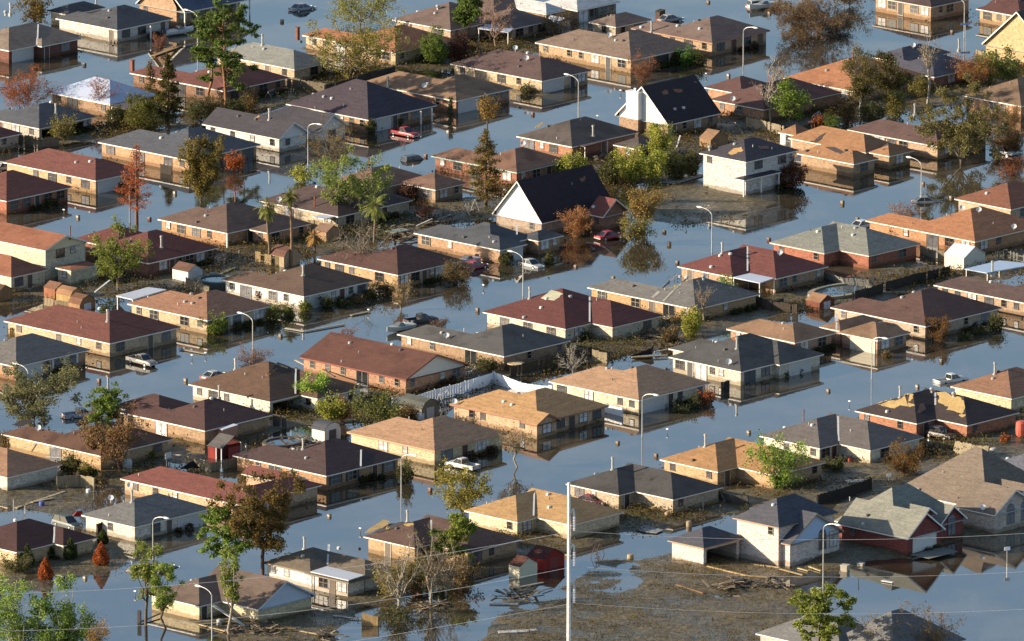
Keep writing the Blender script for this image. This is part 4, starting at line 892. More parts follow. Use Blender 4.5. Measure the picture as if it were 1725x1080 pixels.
T('conifer', 'B', 1226, 740, 598, 40, 'narrow dark spike of evergreen by a white garage', G_DARK, dens=.8)
T('bush', 'B', 730, 840, 755, 70, 'small dark bush at the purple roofed garage corner', G_DARK)
T('bush', 'B', 895, 790, 730, 60, 'small dark bush behind the red pickup', G_DARK)
T('conifer', 'F', 1447, 335, -150, 290, 'tall loose brown green cedar in the middle backyard', ('857444', '4c4428'), '6a5844', dens=.62)
T('willow', 'F', 290, 175, 78, 120, 'yellow green shrub at the foot of the tall lamp', G_WILLOW)
T('twigbush', 'C', 828, 510, 335, 160, 'red brown leafless tree at the blond brick corner', ('9a6a54', '6e4a3c'), '9a7058')
T('bush', 'C', 1108, 405, 305, 125, 'bright green round bush by the dark garage opening', ('5f8a34', '2c4a1c'))
for i, (x, y, tp, wz, lb) in enumerate([(1040, 400, 330, 90, 'dark hedge bush left of the bright green round bush'), (1185, 410, 330, 90, 'dark hedge bush right of the bright green round bush'), (100, 585, 530, 80, 'dark low bush by the blond house with white garage door')]):
    T('bush', 'C', x, y, tp, wz, lb, G_DARK)
T('twigbush', 'C', 300, 240, 100, 200, 'brown brush pile beside the white shed at the top', BROWN)
for x, y, tp, wz, lb in [(935, 1030, 808, 150, 'upright yellow green willow shrub by the white A frame backyard'), (740, 1150, 935, 200, 'broad yellow green willow left in the row'), (885, 1150, 960, 170, 'low yellow green willow in the middle of the row'), (345, 1110, 985, 130, 'yellow green shrub over the brown roof'), (435, 1110, 970, 70, 'narrow yellow green shrub over the brown roof')]:
    T('willow', 'C', x, y, tp, wz, lb, G_WILLOW, '8a8052')
for x, y, tp, wz, lb in [(1040, 1130, 960, 160, 'dark bush behind the two storey white house'), (1130, 1110, 950, 110, 'brown bush left of the two storey white house'), (620, 1160, 1020, 130, 'olive bush at the left foot of the willows')]:
    T('bush', 'C', x, y, tp, wz, lb, G_DARK, dens=.8)
T('twigbush', 'D', 350, 232, 40, 420, 'fallen brown tree crown lying in the top water', ('7f6a56', '5c4a3c'), '7f6a58', dens=2.2)
T('twigbush', 'D', 300, 150, -20, 180, 'paler brown upright brush behind the fallen crown', ('94805e', '6a5a42'), '8f7a60', dens=1.8)
T('twigbush', 'D', 520, 200, 110, 220, 'dark low end of the fallen brown tree', ('6e5c4a', '4a3e34'), '6f6052', dens=2.0)
T('sparse', 'D', 620, 40, -80, 260, 'dark brown tree clump at the top edge', BROWN, '5a4a3c')
T('bare', 'D', 122, 765, 375, 150, 'tall white stemmed birch above the green bush', GREY, 'd6c4ae', dens=.2)
T('bare', 'D', 175, 630, 380, 90, 'second thinner white stem beside the tall birch', GREY, 'cbb9a4', dens=.2)
T('leafy', 'D', 245, 785, 575, 220, 'bright green bushy tree behind the long board fence', ('7d9a38', '48621f'))
T('sparse', 'D', 680, 730, 340, 190, 'vine hung olive tree with pale stems before the orange roof', ('76703e', '46442a'), 'a89880', dens=1.4)
T('leafy', 'D', 850, 680, 385, 240, 'darker vine covered tree right of the pale stems', ('5f5c38', '34361f'), '8a7a66')
for i, (x, y, tp, wz, lb) in enumerate([(600, 770, 640, 110, 'brown thicket left below the vines'), (760, 770, 650, 160, 'dark thicket below the vine covered trees'), (900, 730, 600, 140, 'olive thicket right below the vines'), (515, 815, 720, 100, 'fresh green bush by the swing frame'), (430, 800, 730, 110, 'rusty low brush by the swing frame')]):
    T('bush', 'D', x, y, tp, wz, lb, [BROWN, G_DARK, G_OLIVE, ('5f7a34', '34481f'), RUST][i], dens=.8)
T('bare', 'D', 1105, 650, 225, 130, 'snapped pale trunk with a broken limb leaning right', GREY, 'cdbba2', dens=.6, tf=.55)
T('twigbush', 'D', 1390, 540, 375, 260, 'coppery brown brush on the right above the fallen limb', ('a8764a', '7a5436'), '8a6a50', dens=1.4)
T('leafy', 'D', 1570, 540, 375, 280, 'green bushy tree at the far right behind the copper brush', ('6a7a38', '3c4a22'))
T('bush', 'D', 1060, 610, 510, 150, 'olive bush left of the snapped trunk', G_OLIVE, dens=.7)
T('leafy', 'D', 1325, 1030, 545, 500, 'large grey green oak over the plum brown roof', ('807c50', '4c4c32'), '7a6c58', dens=1.35, tf=.12)
for x, y, tp, wz, lb in [(1570, 960, 800, 170, 'shrub at the right foot of the large oak'), (1660, 960, 820, 130, 'russet shrub right of the shrub by the oak'), (1640, 800, 660, 150, 'thin brown shrub before the mossy roof')]:
    T('twigbush', 'D', x, y, tp, wz, lb, ('8a6a40', '5c4a2e'), '8a7058', dens=1.4)
T('twigbush', 'I', 1640, 120, 30, 190, 'russet reed clump at the right water edge', RUST, '8a6650')
T('leafy', 'E', 745, 860, 490, 320, 'half bare green yard tree before the maroon roof on the left', ('7f8f3c', '4a5a24'), '9a8a70', dens=.7)
T('bush', 'I', 250, 205, 65, 190, 'dark red bush at the porch of the two storey white house', ('7a4c38', '4a2c24'), dens=.9)
T('palm', 'F', 90, 690, 275, 190, 'shorter thicker palm of the pair on the left', ('86904a', '4a5a2a'), '8a7458')
T('palm', 'F', 232, 705, 195, 140, 'taller slimmer palm of the pair on the left', ('7f8a4a', '465628'), '9a7a5c')
T('palm', 'F', 745, 560, 280, 190, 'palm with shaggy crown behind the green yard tree', ('8a9a48', '4a6028'), '8a7458')
T('palm', 'F', 375, 620, 510, 130, 'dead tan palm drooping beside the sheds', ('b08a4c', '7a5c34'), '8a7458')
T('leafy', 'F', 610, 430, 80, 480, 'broad bright green yard tree in the left middle', ('869a4c', '526632'), 'b0a48c', dens=.75)
T('bare', 'F', 668, 755, 395, 350, 'big grey leafless tree fanning over the maroon roof', GREY, 'a5937e', dens=.35)
T('bare', 'F', 915, 975, 785, 160, 'small tan leafless tree standing in the street water', ('b09868', '7a6848'), 'a8906c', dens=.5)
T('twigbush', 'F', 1270, 815, 685, 185, 'round brown twiggy bush at the maroon roofed house', ('7c6c4c', '4c4230'), '6e604c', dens=2.2)
for x, y, tp, wz, lb, c in [(455, 965, 893, 95, 'dark round hedge by the white garage on the left', G_DARK), (312, 985, 925, 82, 'green clipped hedge at the white house corner', ('6f7a34', '3c4820')), (110, 1040, 950, 120, 'larger yellow green clipped hedge of the pair', ('868a38', '4c5424')), (205, 1012, 945, 100, 'smaller yellow green clipped hedge of the pair', ('7f8438', '4a5224')), (725, 900, 835, 90, 'dark hedge at the right end of the white house', G_DARK), (560, 950, 900, 90, 'dark low hedge along the white house front', G_DARK), (645, 930, 880, 90, 'brown dark hedge in the row along the white house', BROWN), (820, 880, 800, 120, 'shadowed brown hedge left of the small leafless tree', BROWN), (1575, 690, 620, 100, 'dark green bush by the blue slate garage', G_DARK), (35, 915, 840, 75, 'red brown shrub at the white house side', PURP)]:
    T('bush', 'F', x, y, tp, wz, lb, c)
T('twigbush', 'F', 1065, 410, 318, 105, 'rust red shrub in the debris yard', RUST)
T('bush', 'F', 960, 290, 190, 130, 'dark purple bush by the lit wing', PURP, dens=.7)
T('twigbush', 'G', 418, 515, 345, 175, 'copper twiggy shrub before the red roofed wing', ('b07a4c', '80583a'), 'a8805c', dens=1.6)
T('sparse', 'G', 840, 480, 215, 190, 'coppery green tree right of the red roofed wing', ('a0884a', '6c5c30'), '8a7458', dens=1.3)
T('sparse', 'G', 785, 565, 375, 190, 'olive tree in the water with its reflection', ('8a8440', '58562a'), '8a7458', dens=1.3, tf=.12)
T('bush', 'G', 240, 685, 608, 60, 'small dark bush beside the silver car', G_DARK)
T('bush', 'G', 215, 460, 400, 80, 'brown shrub at the A frame corner', BROWN)
T('bare', 'G', 1205, 1060, 830, 130, 'broken tree stump with splayed branches by the grey roof', GREY, 'b09a80', dens=.1, tf=.4)
T('leafy', 'G', 1350, 960, 795, 130, 'fresh green shoots right of the broken tree', ('86a838', '4c7024'), dens=.8)
T('leafy', 'G', 1050, 990, 850, 90, 'pale green shoots left of the broken tree', ('a0b050', '66803a'), dens=.6)
T('willow', 'G', 1140, 1120, 980, 90, 'yellow bush at the foot of the broken tree', ('b0a838', '74702a'))
T('twigbush', 'I', 1250, 640, 560, 80, 'rust orange shrub at the orange wall corner', ORANGE)
T('twigbush', 'I', 900, 520, 455, 140, 'thin climbing shrub on the orange wall', ('8a7444', '5c5030'))
T('bare', 'I', 950, 395, 310, 200, 'pinkish bare shrub behind the orange roof ridge', ('a88478', '7c6058'), 'a08478', dens=.5)
T('leafy', 'J', 212, 668, 372, 540, 'spreading dark grey green oak at the left street', ('7c8062', '4c5038'), '6a5c4a', dens=1.2, tf=.15)
T('leafy', 'J', 590, 960, 555, 150, 'dead pine wrapped in rusty vines with green tufts, left one', ('8a6c4a', '66683c'), '8a6a50', dens=.35, tf=.2)
T('leafy', 'J', 740, 990, 590, 280, 'broad rusty vine mound beside the dead pine', ('8a6a4c', '6a5c3c'), '8a6850', dens=.38, tf=.12)
T('pine', 'J', 680, 960, 460, 210, 'dead pine with green tufts at its top above the vine mound', ('6f8a3a', '3c501f'), '9a6a4c', tf=.6, dens=.45)
for x, y, tp, wz, lb, c in [(1352, 118, 25, 150, 'bright green round bush at the tan house corner', ('7a9034', '44581e')), (140, 840, 770, 100, 'green bush beside the wooden trellis', ('66743a', '38421f')), (40, 840, 755, 100, 'brown green bush at the left edge by the trellis', BROWN), (540, 1025, 950, 100, 'mixed bush by the fence at the vine foot', G_OLIVE), (585, 1020, 975, 70, 'fresh green low bush by the fence', ('5f7a34', '34481f')), (440, 1000, 900, 130, 'dark bush in the corner behind the pale house', G_DARK), (950, 900, 850, 60, 'yellow sprig bush in the shaded yard', G_YEL)]:
    T('bush', 'J', x, y, tp, wz, lb, c)
T('twigbush', 'J', 1590, 300, 215, 170, 'bare red brown shrub at the foot of the lamp', ('9a7068', '6e5048'))
T('leafy', 'K', 360, 590, 400, 170, 'light green willow over the brown roof', ('9ac040', '5c8426'), dens=1.1)
T('willow', 'K', 470, 690, 520, 150, 'yellow green willow bush below the cream wing', ('a0a83c', '66702a'))
T('twigbush', 'K', 545, 680, 540, 110, 'rusty shrub right of the willow bush', RUST, dens=2)
T('leafy', 'K', 760, 700, 535, 290, 'olive oleander bush beside the grey barn shed', ('7d8446', '464e28'), dens=1.2, tf=.06)
T('bush', 'K', 960, 650, 570, 120, 'dull bush in front of the grey barn shed', BROWN, dens=.7)
T('bush', 'K', 940, 1050, 920, 110, 'black green shrub at the purple house end', G_DARK)
T('bush', 'K', 1450, 360, 290, 150, 'dark hedge along the slate house side', G_DARK, dens=.8)
T('twigbush', 'K', 1160, 80, 15, 90, 'pink brown shrub behind the slate ridge', PURP)
T('twigbush', 'K', 580, 190, 95, 120, 'orange brown shrub behind the long brown roof', RUST)
T('bare', 'M', 388, 375, 195, 160, 'white dead tree with twisted branches by the dark fence', GREY, 'c4b8a4', dens=0)
T('bare', 'M', 36, 960, 715, 200, 'leaning bare tree with a bent trunk in the street', BROWN, 'b0a084', dens=.8, tf=.45)
T('bush', 'M', 1130, 140, 0, 130, 'yellow green bush behind the dark roof', ('a0a83c', '5c6428'))
for x, y, tp, wz, lb, c in [(1150, 585, 510, 90, 'dark hedge by the red door', G_DARK), (1230, 560, 465, 110, 'russet hedge at the right end of the white brick front', RUST), (1065, 610, 560, 120, 'low dark shrub heap by the garage', G_DARK), (1000, 180, 90, 110, 'heaped brown brush by the overturned roof', BROWN), (450, 150, 105, 110, 'dark brush under the nook of the red roof', G_DARK)]:
    T('bush', 'M', x, y, tp, wz, lb, c, dens=.8)
T('leafy', 'Q', 1300, 285, 5, 320, 'yellow green tree on the near street bank', ('9a9440', '60602a'), '6e5c46', dens=1.0, tf=.12)
T('bush', 'Q', 1290, 335, 285, 100, 'dark low bush under the yellow green tree', G_DARK)
T('leafy', 'P', 1640, 690, 25, 440, 'tall dark tree with rusty top near the bottom left', ('7a643c', '46502c'), '6a4a38', dens=1.4, tf=.32)
T('pine', 'P', 1410, 680, 250, 330, 'fresh green pine left of the tall dark tree', ('7a9a40', '44602a'), '8a6a50', tf=.35, dens=.8)
T('slender', 'P', 1452, 1035, 540, 150, 'slender leafy sapling before the wrecked house', ('8fa04a', '56682e'), 'b0a088')
T('slender', 'P', 918, 975, 440, 190, 'thin bent sapling left of the wrecked house', ('8a9a48', '5a6a30'), '6a5a48', dens=.8)
T('slender', 'P', 1025, 1005, 620, 180, 'green sapling standing in the water by the broken fence', ('8aa448', '527030'), '6a5a48', dens=1.2)
T('leafy', 'P', 120, 1290, 650, 400, 'bright green tree at the bottom left corner', ('88a848', '4c6e2e'), 'b0a890', dens=.75, tf=.2)
T('leafy', 'P', 410, 1300, 720, 330, 'second bright green tree right of the corner tree', ('84a448', '4a6a2e'), 'b0a890', dens=.75, tf=.2)
T('twigbush', 'P', 600, 1120, 945, 150, 'tan brush at the bottom edge by the green trees', ('a08450', '6e5a38'), dens=1.6)
for x, y, tp, wz, lb, c in [(170, 612, 468, 100, 'green clipped cone at the left of the shrub row', ('54653a', '2c3820')), (298, 560, 448, 95, 'green clipped cone second in the shrub row', ('54653a', '2c3820')), (440, 570, 432, 90, 'green clipped cone third in the shrub row', ('54653a', '2c3820')), (645, 470, 380, 75, 'small green cone at the white brick corner', ('54653a', '2c3820')), (285, 685, 548, 100, 'orange dead cone at the left, nearest the water', ('b4602a', '74381c')), (635, 605, 458, 110, 'orange dead cone at the right end of the shrub row', ('b4602a', '74381c'))]:
    T('cone', 'P', x, y, tp, wz, lb, c)
T('bush', 'P', 110, 640, 575, 200, 'low dark hedge under the tan wall at the left', G_DARK, dens=.8)
T('bare', 'Q', 885, 905, 380, 320, 'tall bare tree with white trunk in the wrecked yard', BROWN, 'c4b49a', dens=1.0)
T('bare', 'Q', 1105, 860, 350, 220, 'leaning bare tree behind the red dog house', BROWN, 'b0a088', dens=.8)
T('bare', 'Q', 1195, 800, 480, 260, 'second leaning pale tree in the wrecked yard', BROWN, 'b8a88e', dens=1.0)
T('pine', 'Q', 1262, 640, 325, 270, 'yellow green pine by the brown roof with bare deck', ('8fa03c', '566a26'), '8a6a50', tf=.3, dens=.9)
for x, y, tp, wz, lb, c in [(850, 810, 640, 200, 'olive vine tangle before the white brick house', G_OLIVE), (1010, 790, 600, 220, 'dense olive tangle in the wrecked yard', ('74703a', '444422')), (1290, 720, 580, 200, 'brown tangle under the yellow green pine', BROWN), (900, 960, 890, 180, 'dark weed clump in the puddle', G_DARK)]:
    T('leafy', 'Q', x, y, tp, wz, lb, c, dens=.9, tf=.08)
T('leafy', 'N', 175, 1095, 825, 340, 'fresh bright green tree before the orange tan roof', ('86a83c', '4c7026'), '8a7a60', dens=.62, tf=.12)
T('twigbush', 'N', 970, 1020, 845, 200, 'brown round twiggy shrub beside the cream house', ('86683c', '5a4428'), '7a6248', dens=2.2)
T('twigbush', 'N', 1175, 160, 15, 145, 'rusty shrub at the dormer house corner', ('8a6438', '5a4026'), dens=2.2)
for x, y, tp, wz, lb, c in [(1340, 150, 100, 90, 'dark hedge in front of the dormer house', G_DARK), (1440, 120, 65, 90, 'larger dark hedge at the right of the dormer house', G_DARK), (1540, 100, 0, 110, 'dark leafy shrub beside the right edge house', G_DARK), (850, 270, 220, 70, 'dark shrub by the cream garage door', BROWN), (1595, 810, 770, 80, 'low rusty weed clump on the lawn', RUST), (520, 980, 920, 140, 'dark bush behind the bright green tree', G_DARK)]:
    T('bush', 'N', x, y, tp, wz, lb, c, dens=.8)
T('pine', 'V', 415, 1290, 790, 460, 'leaning bright pine at the bottom edge', ('8a9a40', '3f5422'), '6a5040', tf=.45, dens=1.1)
T('bare', 'V', 880, 1230, 915, 330, 'bare grey brown shrub on the left before the grey hip roof', ('86703c', '5a4c2c'), 'a89880', dens=1.4, tf=.3)
T('bare', 'V', 1130, 1240, 905, 330, 'bare brown shrub on the right before the grey hip roof', ('8a6c3a', '5c482a'), 'a08c74', dens=1.4, tf=.3)

# ------------------------------------------------------------------ street lamps
def lamp(r, x, y, top, side, label, hx=None, tall=None):
    p = at(r, x, y); k = ppm(p); h = tall or (y - top) / S / (k * math.cos(TH))
    root = thing('street_lamp', label, 'street lamp', (p.x, p.y, 0), 0, 'street lamps along the flooded streets')
    m = MB(); m.tube((0, 0, -1.2), (0, 0, h - 1.1), .11, .07, 10, 0); m.build('pole', STEEL, root)
    d = -DY if side > 0 else DY; pts = []
    for i in range(9):
        t = i / 8; pts.append(Vector((0, 0, h - 1.1)) + d * (2.3 * (1 - math.cos(t * math.pi / 2))) + Vector((0, 0, 1.05 * math.sin(t * math.pi / 2))))
    m = MB()
    for a, b in zip(pts, pts[1:]): m.tube(a, b, .06, .055, 8)
    m.build('arm', STEEL, root)
    m = MB(); e = pts[-1]; s_ = Vector((d.y, -d.x, 0)); rings = []
    for t, w_, hh in [(-.25, .06, .06), (-.05, .17, .12), (.35, .24, .16), (.75, .2, .12), (.95, .05, .04)]:
        c = e + d * t; rings.append([c + s_ * w_ * math.cos(a) + Vector((0, 0, hh * math.sin(a))) for a in [i * math.pi / 4 for i in range(8)]])
    m.loft(rings); m.build('lamp_head', flat(.6, .6, .58, .4), root)
for a in [('C', 1460, 415, 160, 1, 'tall lamp standing in the upper street by the brown grey roof'), ('C', 426, 748, 480, -1, 'lamp behind the dark roof with wrecked porch'),
          ('B', 331, 1035, 765, 1, 'lamp beside the round half bare tree at the black roofed house'), ('D', 1338, 235, -8, -1, 'lamp with blue street sign near the top right corner'),
          ('I', 1068, 300, 32, -1, 'lamp next to the sunken car roof on the right'), ('F', 1680, 890, 622, -1, 'lamp left of the silver car in the middle street'),
          ('G', 1263, 615, 345, -1, 'lamp in the middle of the widest water behind the maroon red roof'), ('J', 1586, 288, 4, -1, 'lamp over the bare red shrub on the left street'),
          ('Q', 916, 180, -105, 1, 'lamp in the near street left of the sandy tan house'), ('M', 826, 765, 484, 1, 'lamp before the light tan roofed house'),
          ('N', 757, 405, 130, 1, 'lamp by the cream garage door reflected in the street'), ('P', 960, 565, 286, 1, 'lamp before the grey roofed white brick house at bottom left'),
          ('V', 453, 745, 328, 1, 'tallest lamp at the pink stucco house'), ('J', 178, 620, 322, -1, 'lamp half hidden by the dark grey green oak'),
          ('P', 1330, 1090, 750, -1, 'thin lamp in front of the wrecked tan house'), ('A', 1240, 330, 75, -1, 'lamp beside the white boat near the tall pines')]: lamp(*a)
def sign(r, x, y, top, label, col, ang=0.0, w_=.75, h_=.45):
    p = at(r, x, y); h = (y - top) / S / (ppm(p) * .975); root = thing('street_sign', label, 'sign', (p.x, p.y, 0), ang)
    m = MB(); m.tube((0, 0, -1), (0, 0, h), .04); m.build('post', STEEL, root)
    m = MB(); m.box(-w_ / 2, w_ / 2, -.09, -.06, h - h_, h); m.build('sign_plate', flat(*col), root)
sign('D', 1345, 240, 145, 'small blue street name sign near the top right lamp', (.15, .3, .62), .3, 1.7, .3)
sign('P', 978, 570, 505, 'white square sign on the lamp at the bottom left', (.8, .8, .78), .9)
sign('N', 865, 1050, 995, 'white board sign by the brown twiggy shrub', (.8, .8, .75), .5, .8, .5)
sign('V', 1606, 596, 488, 'white real estate post sign standing in the right water', (.85, .85, .85), .4, .9, .5)

# ------------------------------------------------------------------ mailboxes
MBX = {}
def mailbox(r, x, y, col, label, scale=.64):
    p = at(r, x, y)
    if col not in MBX:
        root = thing('mailbox', '', 'mailbox', (0, 0, 0), 0, 'mailboxes along the flooded kerbs'); MBX[col] = root
        if col == 'post':
            m = MB(); m.box(-.06, .06, -.06, .06, -1, .85); m.build('post', wood('8a7a62'), root)
            m = MB(); m.loft([[(sx * .19 * math.cos(a) if 1 else 0, yy, .98 + .17 * math.sin(a) * (1 if math.sin(a) > 0 else .8)) for sx in (1,) for a in [i * math.pi / 5 for i in range(10)]] for yy in (-.3, .3)]); m.build('letter_box', flat(.62, .62, .6), root)
        else:
            w_ = wall_mat(col); m = MB(); m.box(-.36, .36, -.36, .36, -1, .86); m.build('pillar', w_, root)
            m = MB(); m.hexa([(-.42, -.42, .86), (.42, -.42, .86), (.42, .42, .86), (-.42, .42, .86)], [(-.3, -.3, 1.02), (.3, -.3, 1.02), (.3, .3, 1.02), (-.3, .3, 1.02)]); m.build('cap', paint('8f7f68'), root)
            m = MB(); m.box(-.15, .15, -.40, -.362, .48, .76); m.build('mailbox_door', flat(.10, .10, .10), root)
        o = root
    else: o = copy_tree(MBX[col])
    o.location = (p.x, p.y, RN.uniform(-.28, -.08) if col != 'post' else 0); o.rotation_euler = (RN.uniform(-.05, .05), RN.uniform(-.05, .05), AL + (0 if RN.random() < .5 else math.pi))
    o.scale = (scale,) * 3; o['label'] = label
for a in [('A', 530, 412, '6a5a4a', 'dark mailbox pillar standing in water below the charcoal roofed white brick house'), ('B', 168, 140, 'c8a070', 'tan mailbox pillar near the covered silver car at the top'),
          ('B', 1212, 830, 'e8e0d0', 'white mailbox beside the narrow evergreen spike'), ('B', 1070, 985, 'b06a48', 'red brick mailbox behind the lit wing with red pipe'),
          ('C', 692, 590, 'post', 'dark post mailbox floating before the blond brick house'), ('C', 140, 722, 'a06a48', 'brick mailbox left of the lamp behind the wrecked porch house'),
          ('C', 548, 750, 'post', 'mailbox on a post left of the white gabled cottage'), ('C', 1228, 485, 'post', 'mailbox on a post in water below the brown grey roof'), ('C', 1368, 480, 'd8d0c0', 'pale mailbox left of the tall lamp in the upper street'),
          ('C', 1240, 18, 'b08a60', 'tan mailbox near the top edge before the boat'), ('C', 1625, 85, 'c8b89a', 'pale mailbox in front of the moored boat'), ('D', 1262, 205, 'b08464', 'brick mailbox in the water near the top right lamp'),
          ('E', 490, 400, 'd0c4a8', 'cream mailbox left of the orange bald cypress'), ('E', 938, 410, 'a85f40', 'red brick mailbox right of the orange bald cypress'), ('E', 1098, 250, 'e0d8c8', 'white mailbox between the orange and olive cypresses'), ('E', 402, 372, 'post', 'mailbox on a post before the deep red roofed house'),
          ('F', 1395, 985, 'a8927a', 'grey tan mailbox pillar above the dark red roof edge'), ('F', 1432, 845, 'post', 'mailbox on a post left of the lamp by the silver car'), ('F', 712, 1000, 'post', 'small white mailbox by the sunken kerb strip'),
          ('G', 965, 492, '8a6a54', 'dark mailbox right of the red sedan'), ('G', 995, 570, 'c09a6c', 'tan mailbox right of the olive tree in the water'), ('G', 410, 708, 'b8946c', 'tan mailbox right of the silver sedan'), ('G', 645, 780, 'b09068', 'tan mailbox above the grey streaked roof'), ('G', 1047, 685, '9a8060', 'brown mailbox at the tip of the maroon red roof'), ('G', 1622, 542, '9a5a44', 'red brick mailbox at the tip of the grey green roof'),
          ('I', 1080, 190, 'b89468', 'tan mailbox behind the lamp by the sunken car'), ('I', 575, 312, 'c0a070', 'tan mailbox in the middle of the right hand water'), ('I', 668, 412, 'a87448', 'brown mailbox above the orange roof tip'), ('I', 1255, 275, 'c0a880', 'small mailbox by the reddish brown roof tip'),
          ('J', 622, 425, 'a87c5a', 'brown mailbox in the street below the muddy pickup'), ('J', 1165, 420, 'c8b494', 'cream mailbox at the tip of the torn brown roof'), ('J', 590, 560, 'a8703f', 'orange brick mailbox behind the dead pine tufts'), ('J', 1205, 280, 'post', 'small mailbox left of the lamp with the bare red shrub'), ('J', 1292, 265, 'post', 'dark mailbox on a post by the end of the sunken kerb'),
          ('K', 160, 140, 'c0a478', 'tan mailbox above the wrecked roof by the hedges'), ('M', 672, 810, 'b08a5c', 'brown mailbox left of the lamp at the light tan house'), ('M', 915, 893, 'a88460', 'brown mailbox at the tip of the orange tan roof'), ('M', 1495, 745, 'd0c0a0', 'pale mailbox beside the weedy raft at the grey cream house'), ('M', 985, 745, 'post', 'mailbox on a post right of the lamp at the light tan house'),
          ('N', 485, 483, 'b8a078', 'tan mailbox left of the lamp by the cream garage'), ('N', 618, 570, 'post', 'white mailbox on a post left of the damaged black roof'), ('N', 1195, 298, 'a08464', 'brown mailbox before the dormer house'), ('N', 1045, 458, 'd0c8b8', 'pale mailbox above the damaged black roof'),
          ('P', 533, 690, 'd8c8a8', 'cream mailbox in the bottom left water'), ('P', 848, 795, 'post', 'mailbox on a post left of the green sapling'), ('Q', 465, 300, 'd8c0a0', 'cream mailbox left of the near street lamp'), ('Q', 1097, 140, 'b87a58', 'brick mailbox left of the yellow green tree'), ('Q', 660, 400, 'post', 'mailbox on a post at the tip of the roof with yellow decking')]: mailbox(*a)
def crate(r, x, y, w_, h_, label):
    p = at(r, x, y); root = thing('utility_box', label, 'utility box', (p.x, p.y, ground_z(p) - .1), AL + .3)
    m = MB(); m.box(-w_ / 2, w_ / 2, -w_ / 2, w_ / 2, 0, h_); m.build('cabinet', paint('c8b8a0'), root); m = MB(); m.box(-w_ / 2 - .06, w_ / 2 + .06, -w_ / 2 - .06, w_ / 2 + .06, h_, h_ + .1); m.build('lid', paint('d8ccb8'), root)
crate('V', 590, 640, 1.0, 1.0, 'tan block shaped box on the bank by the pink house'); crate('V', 690, 605, .8, .6, 'low tan box on the sand spit by the pink house'); crate('V', 408, 765, 1.2, .7, 'low pale box at the foot of the tallest lamp')

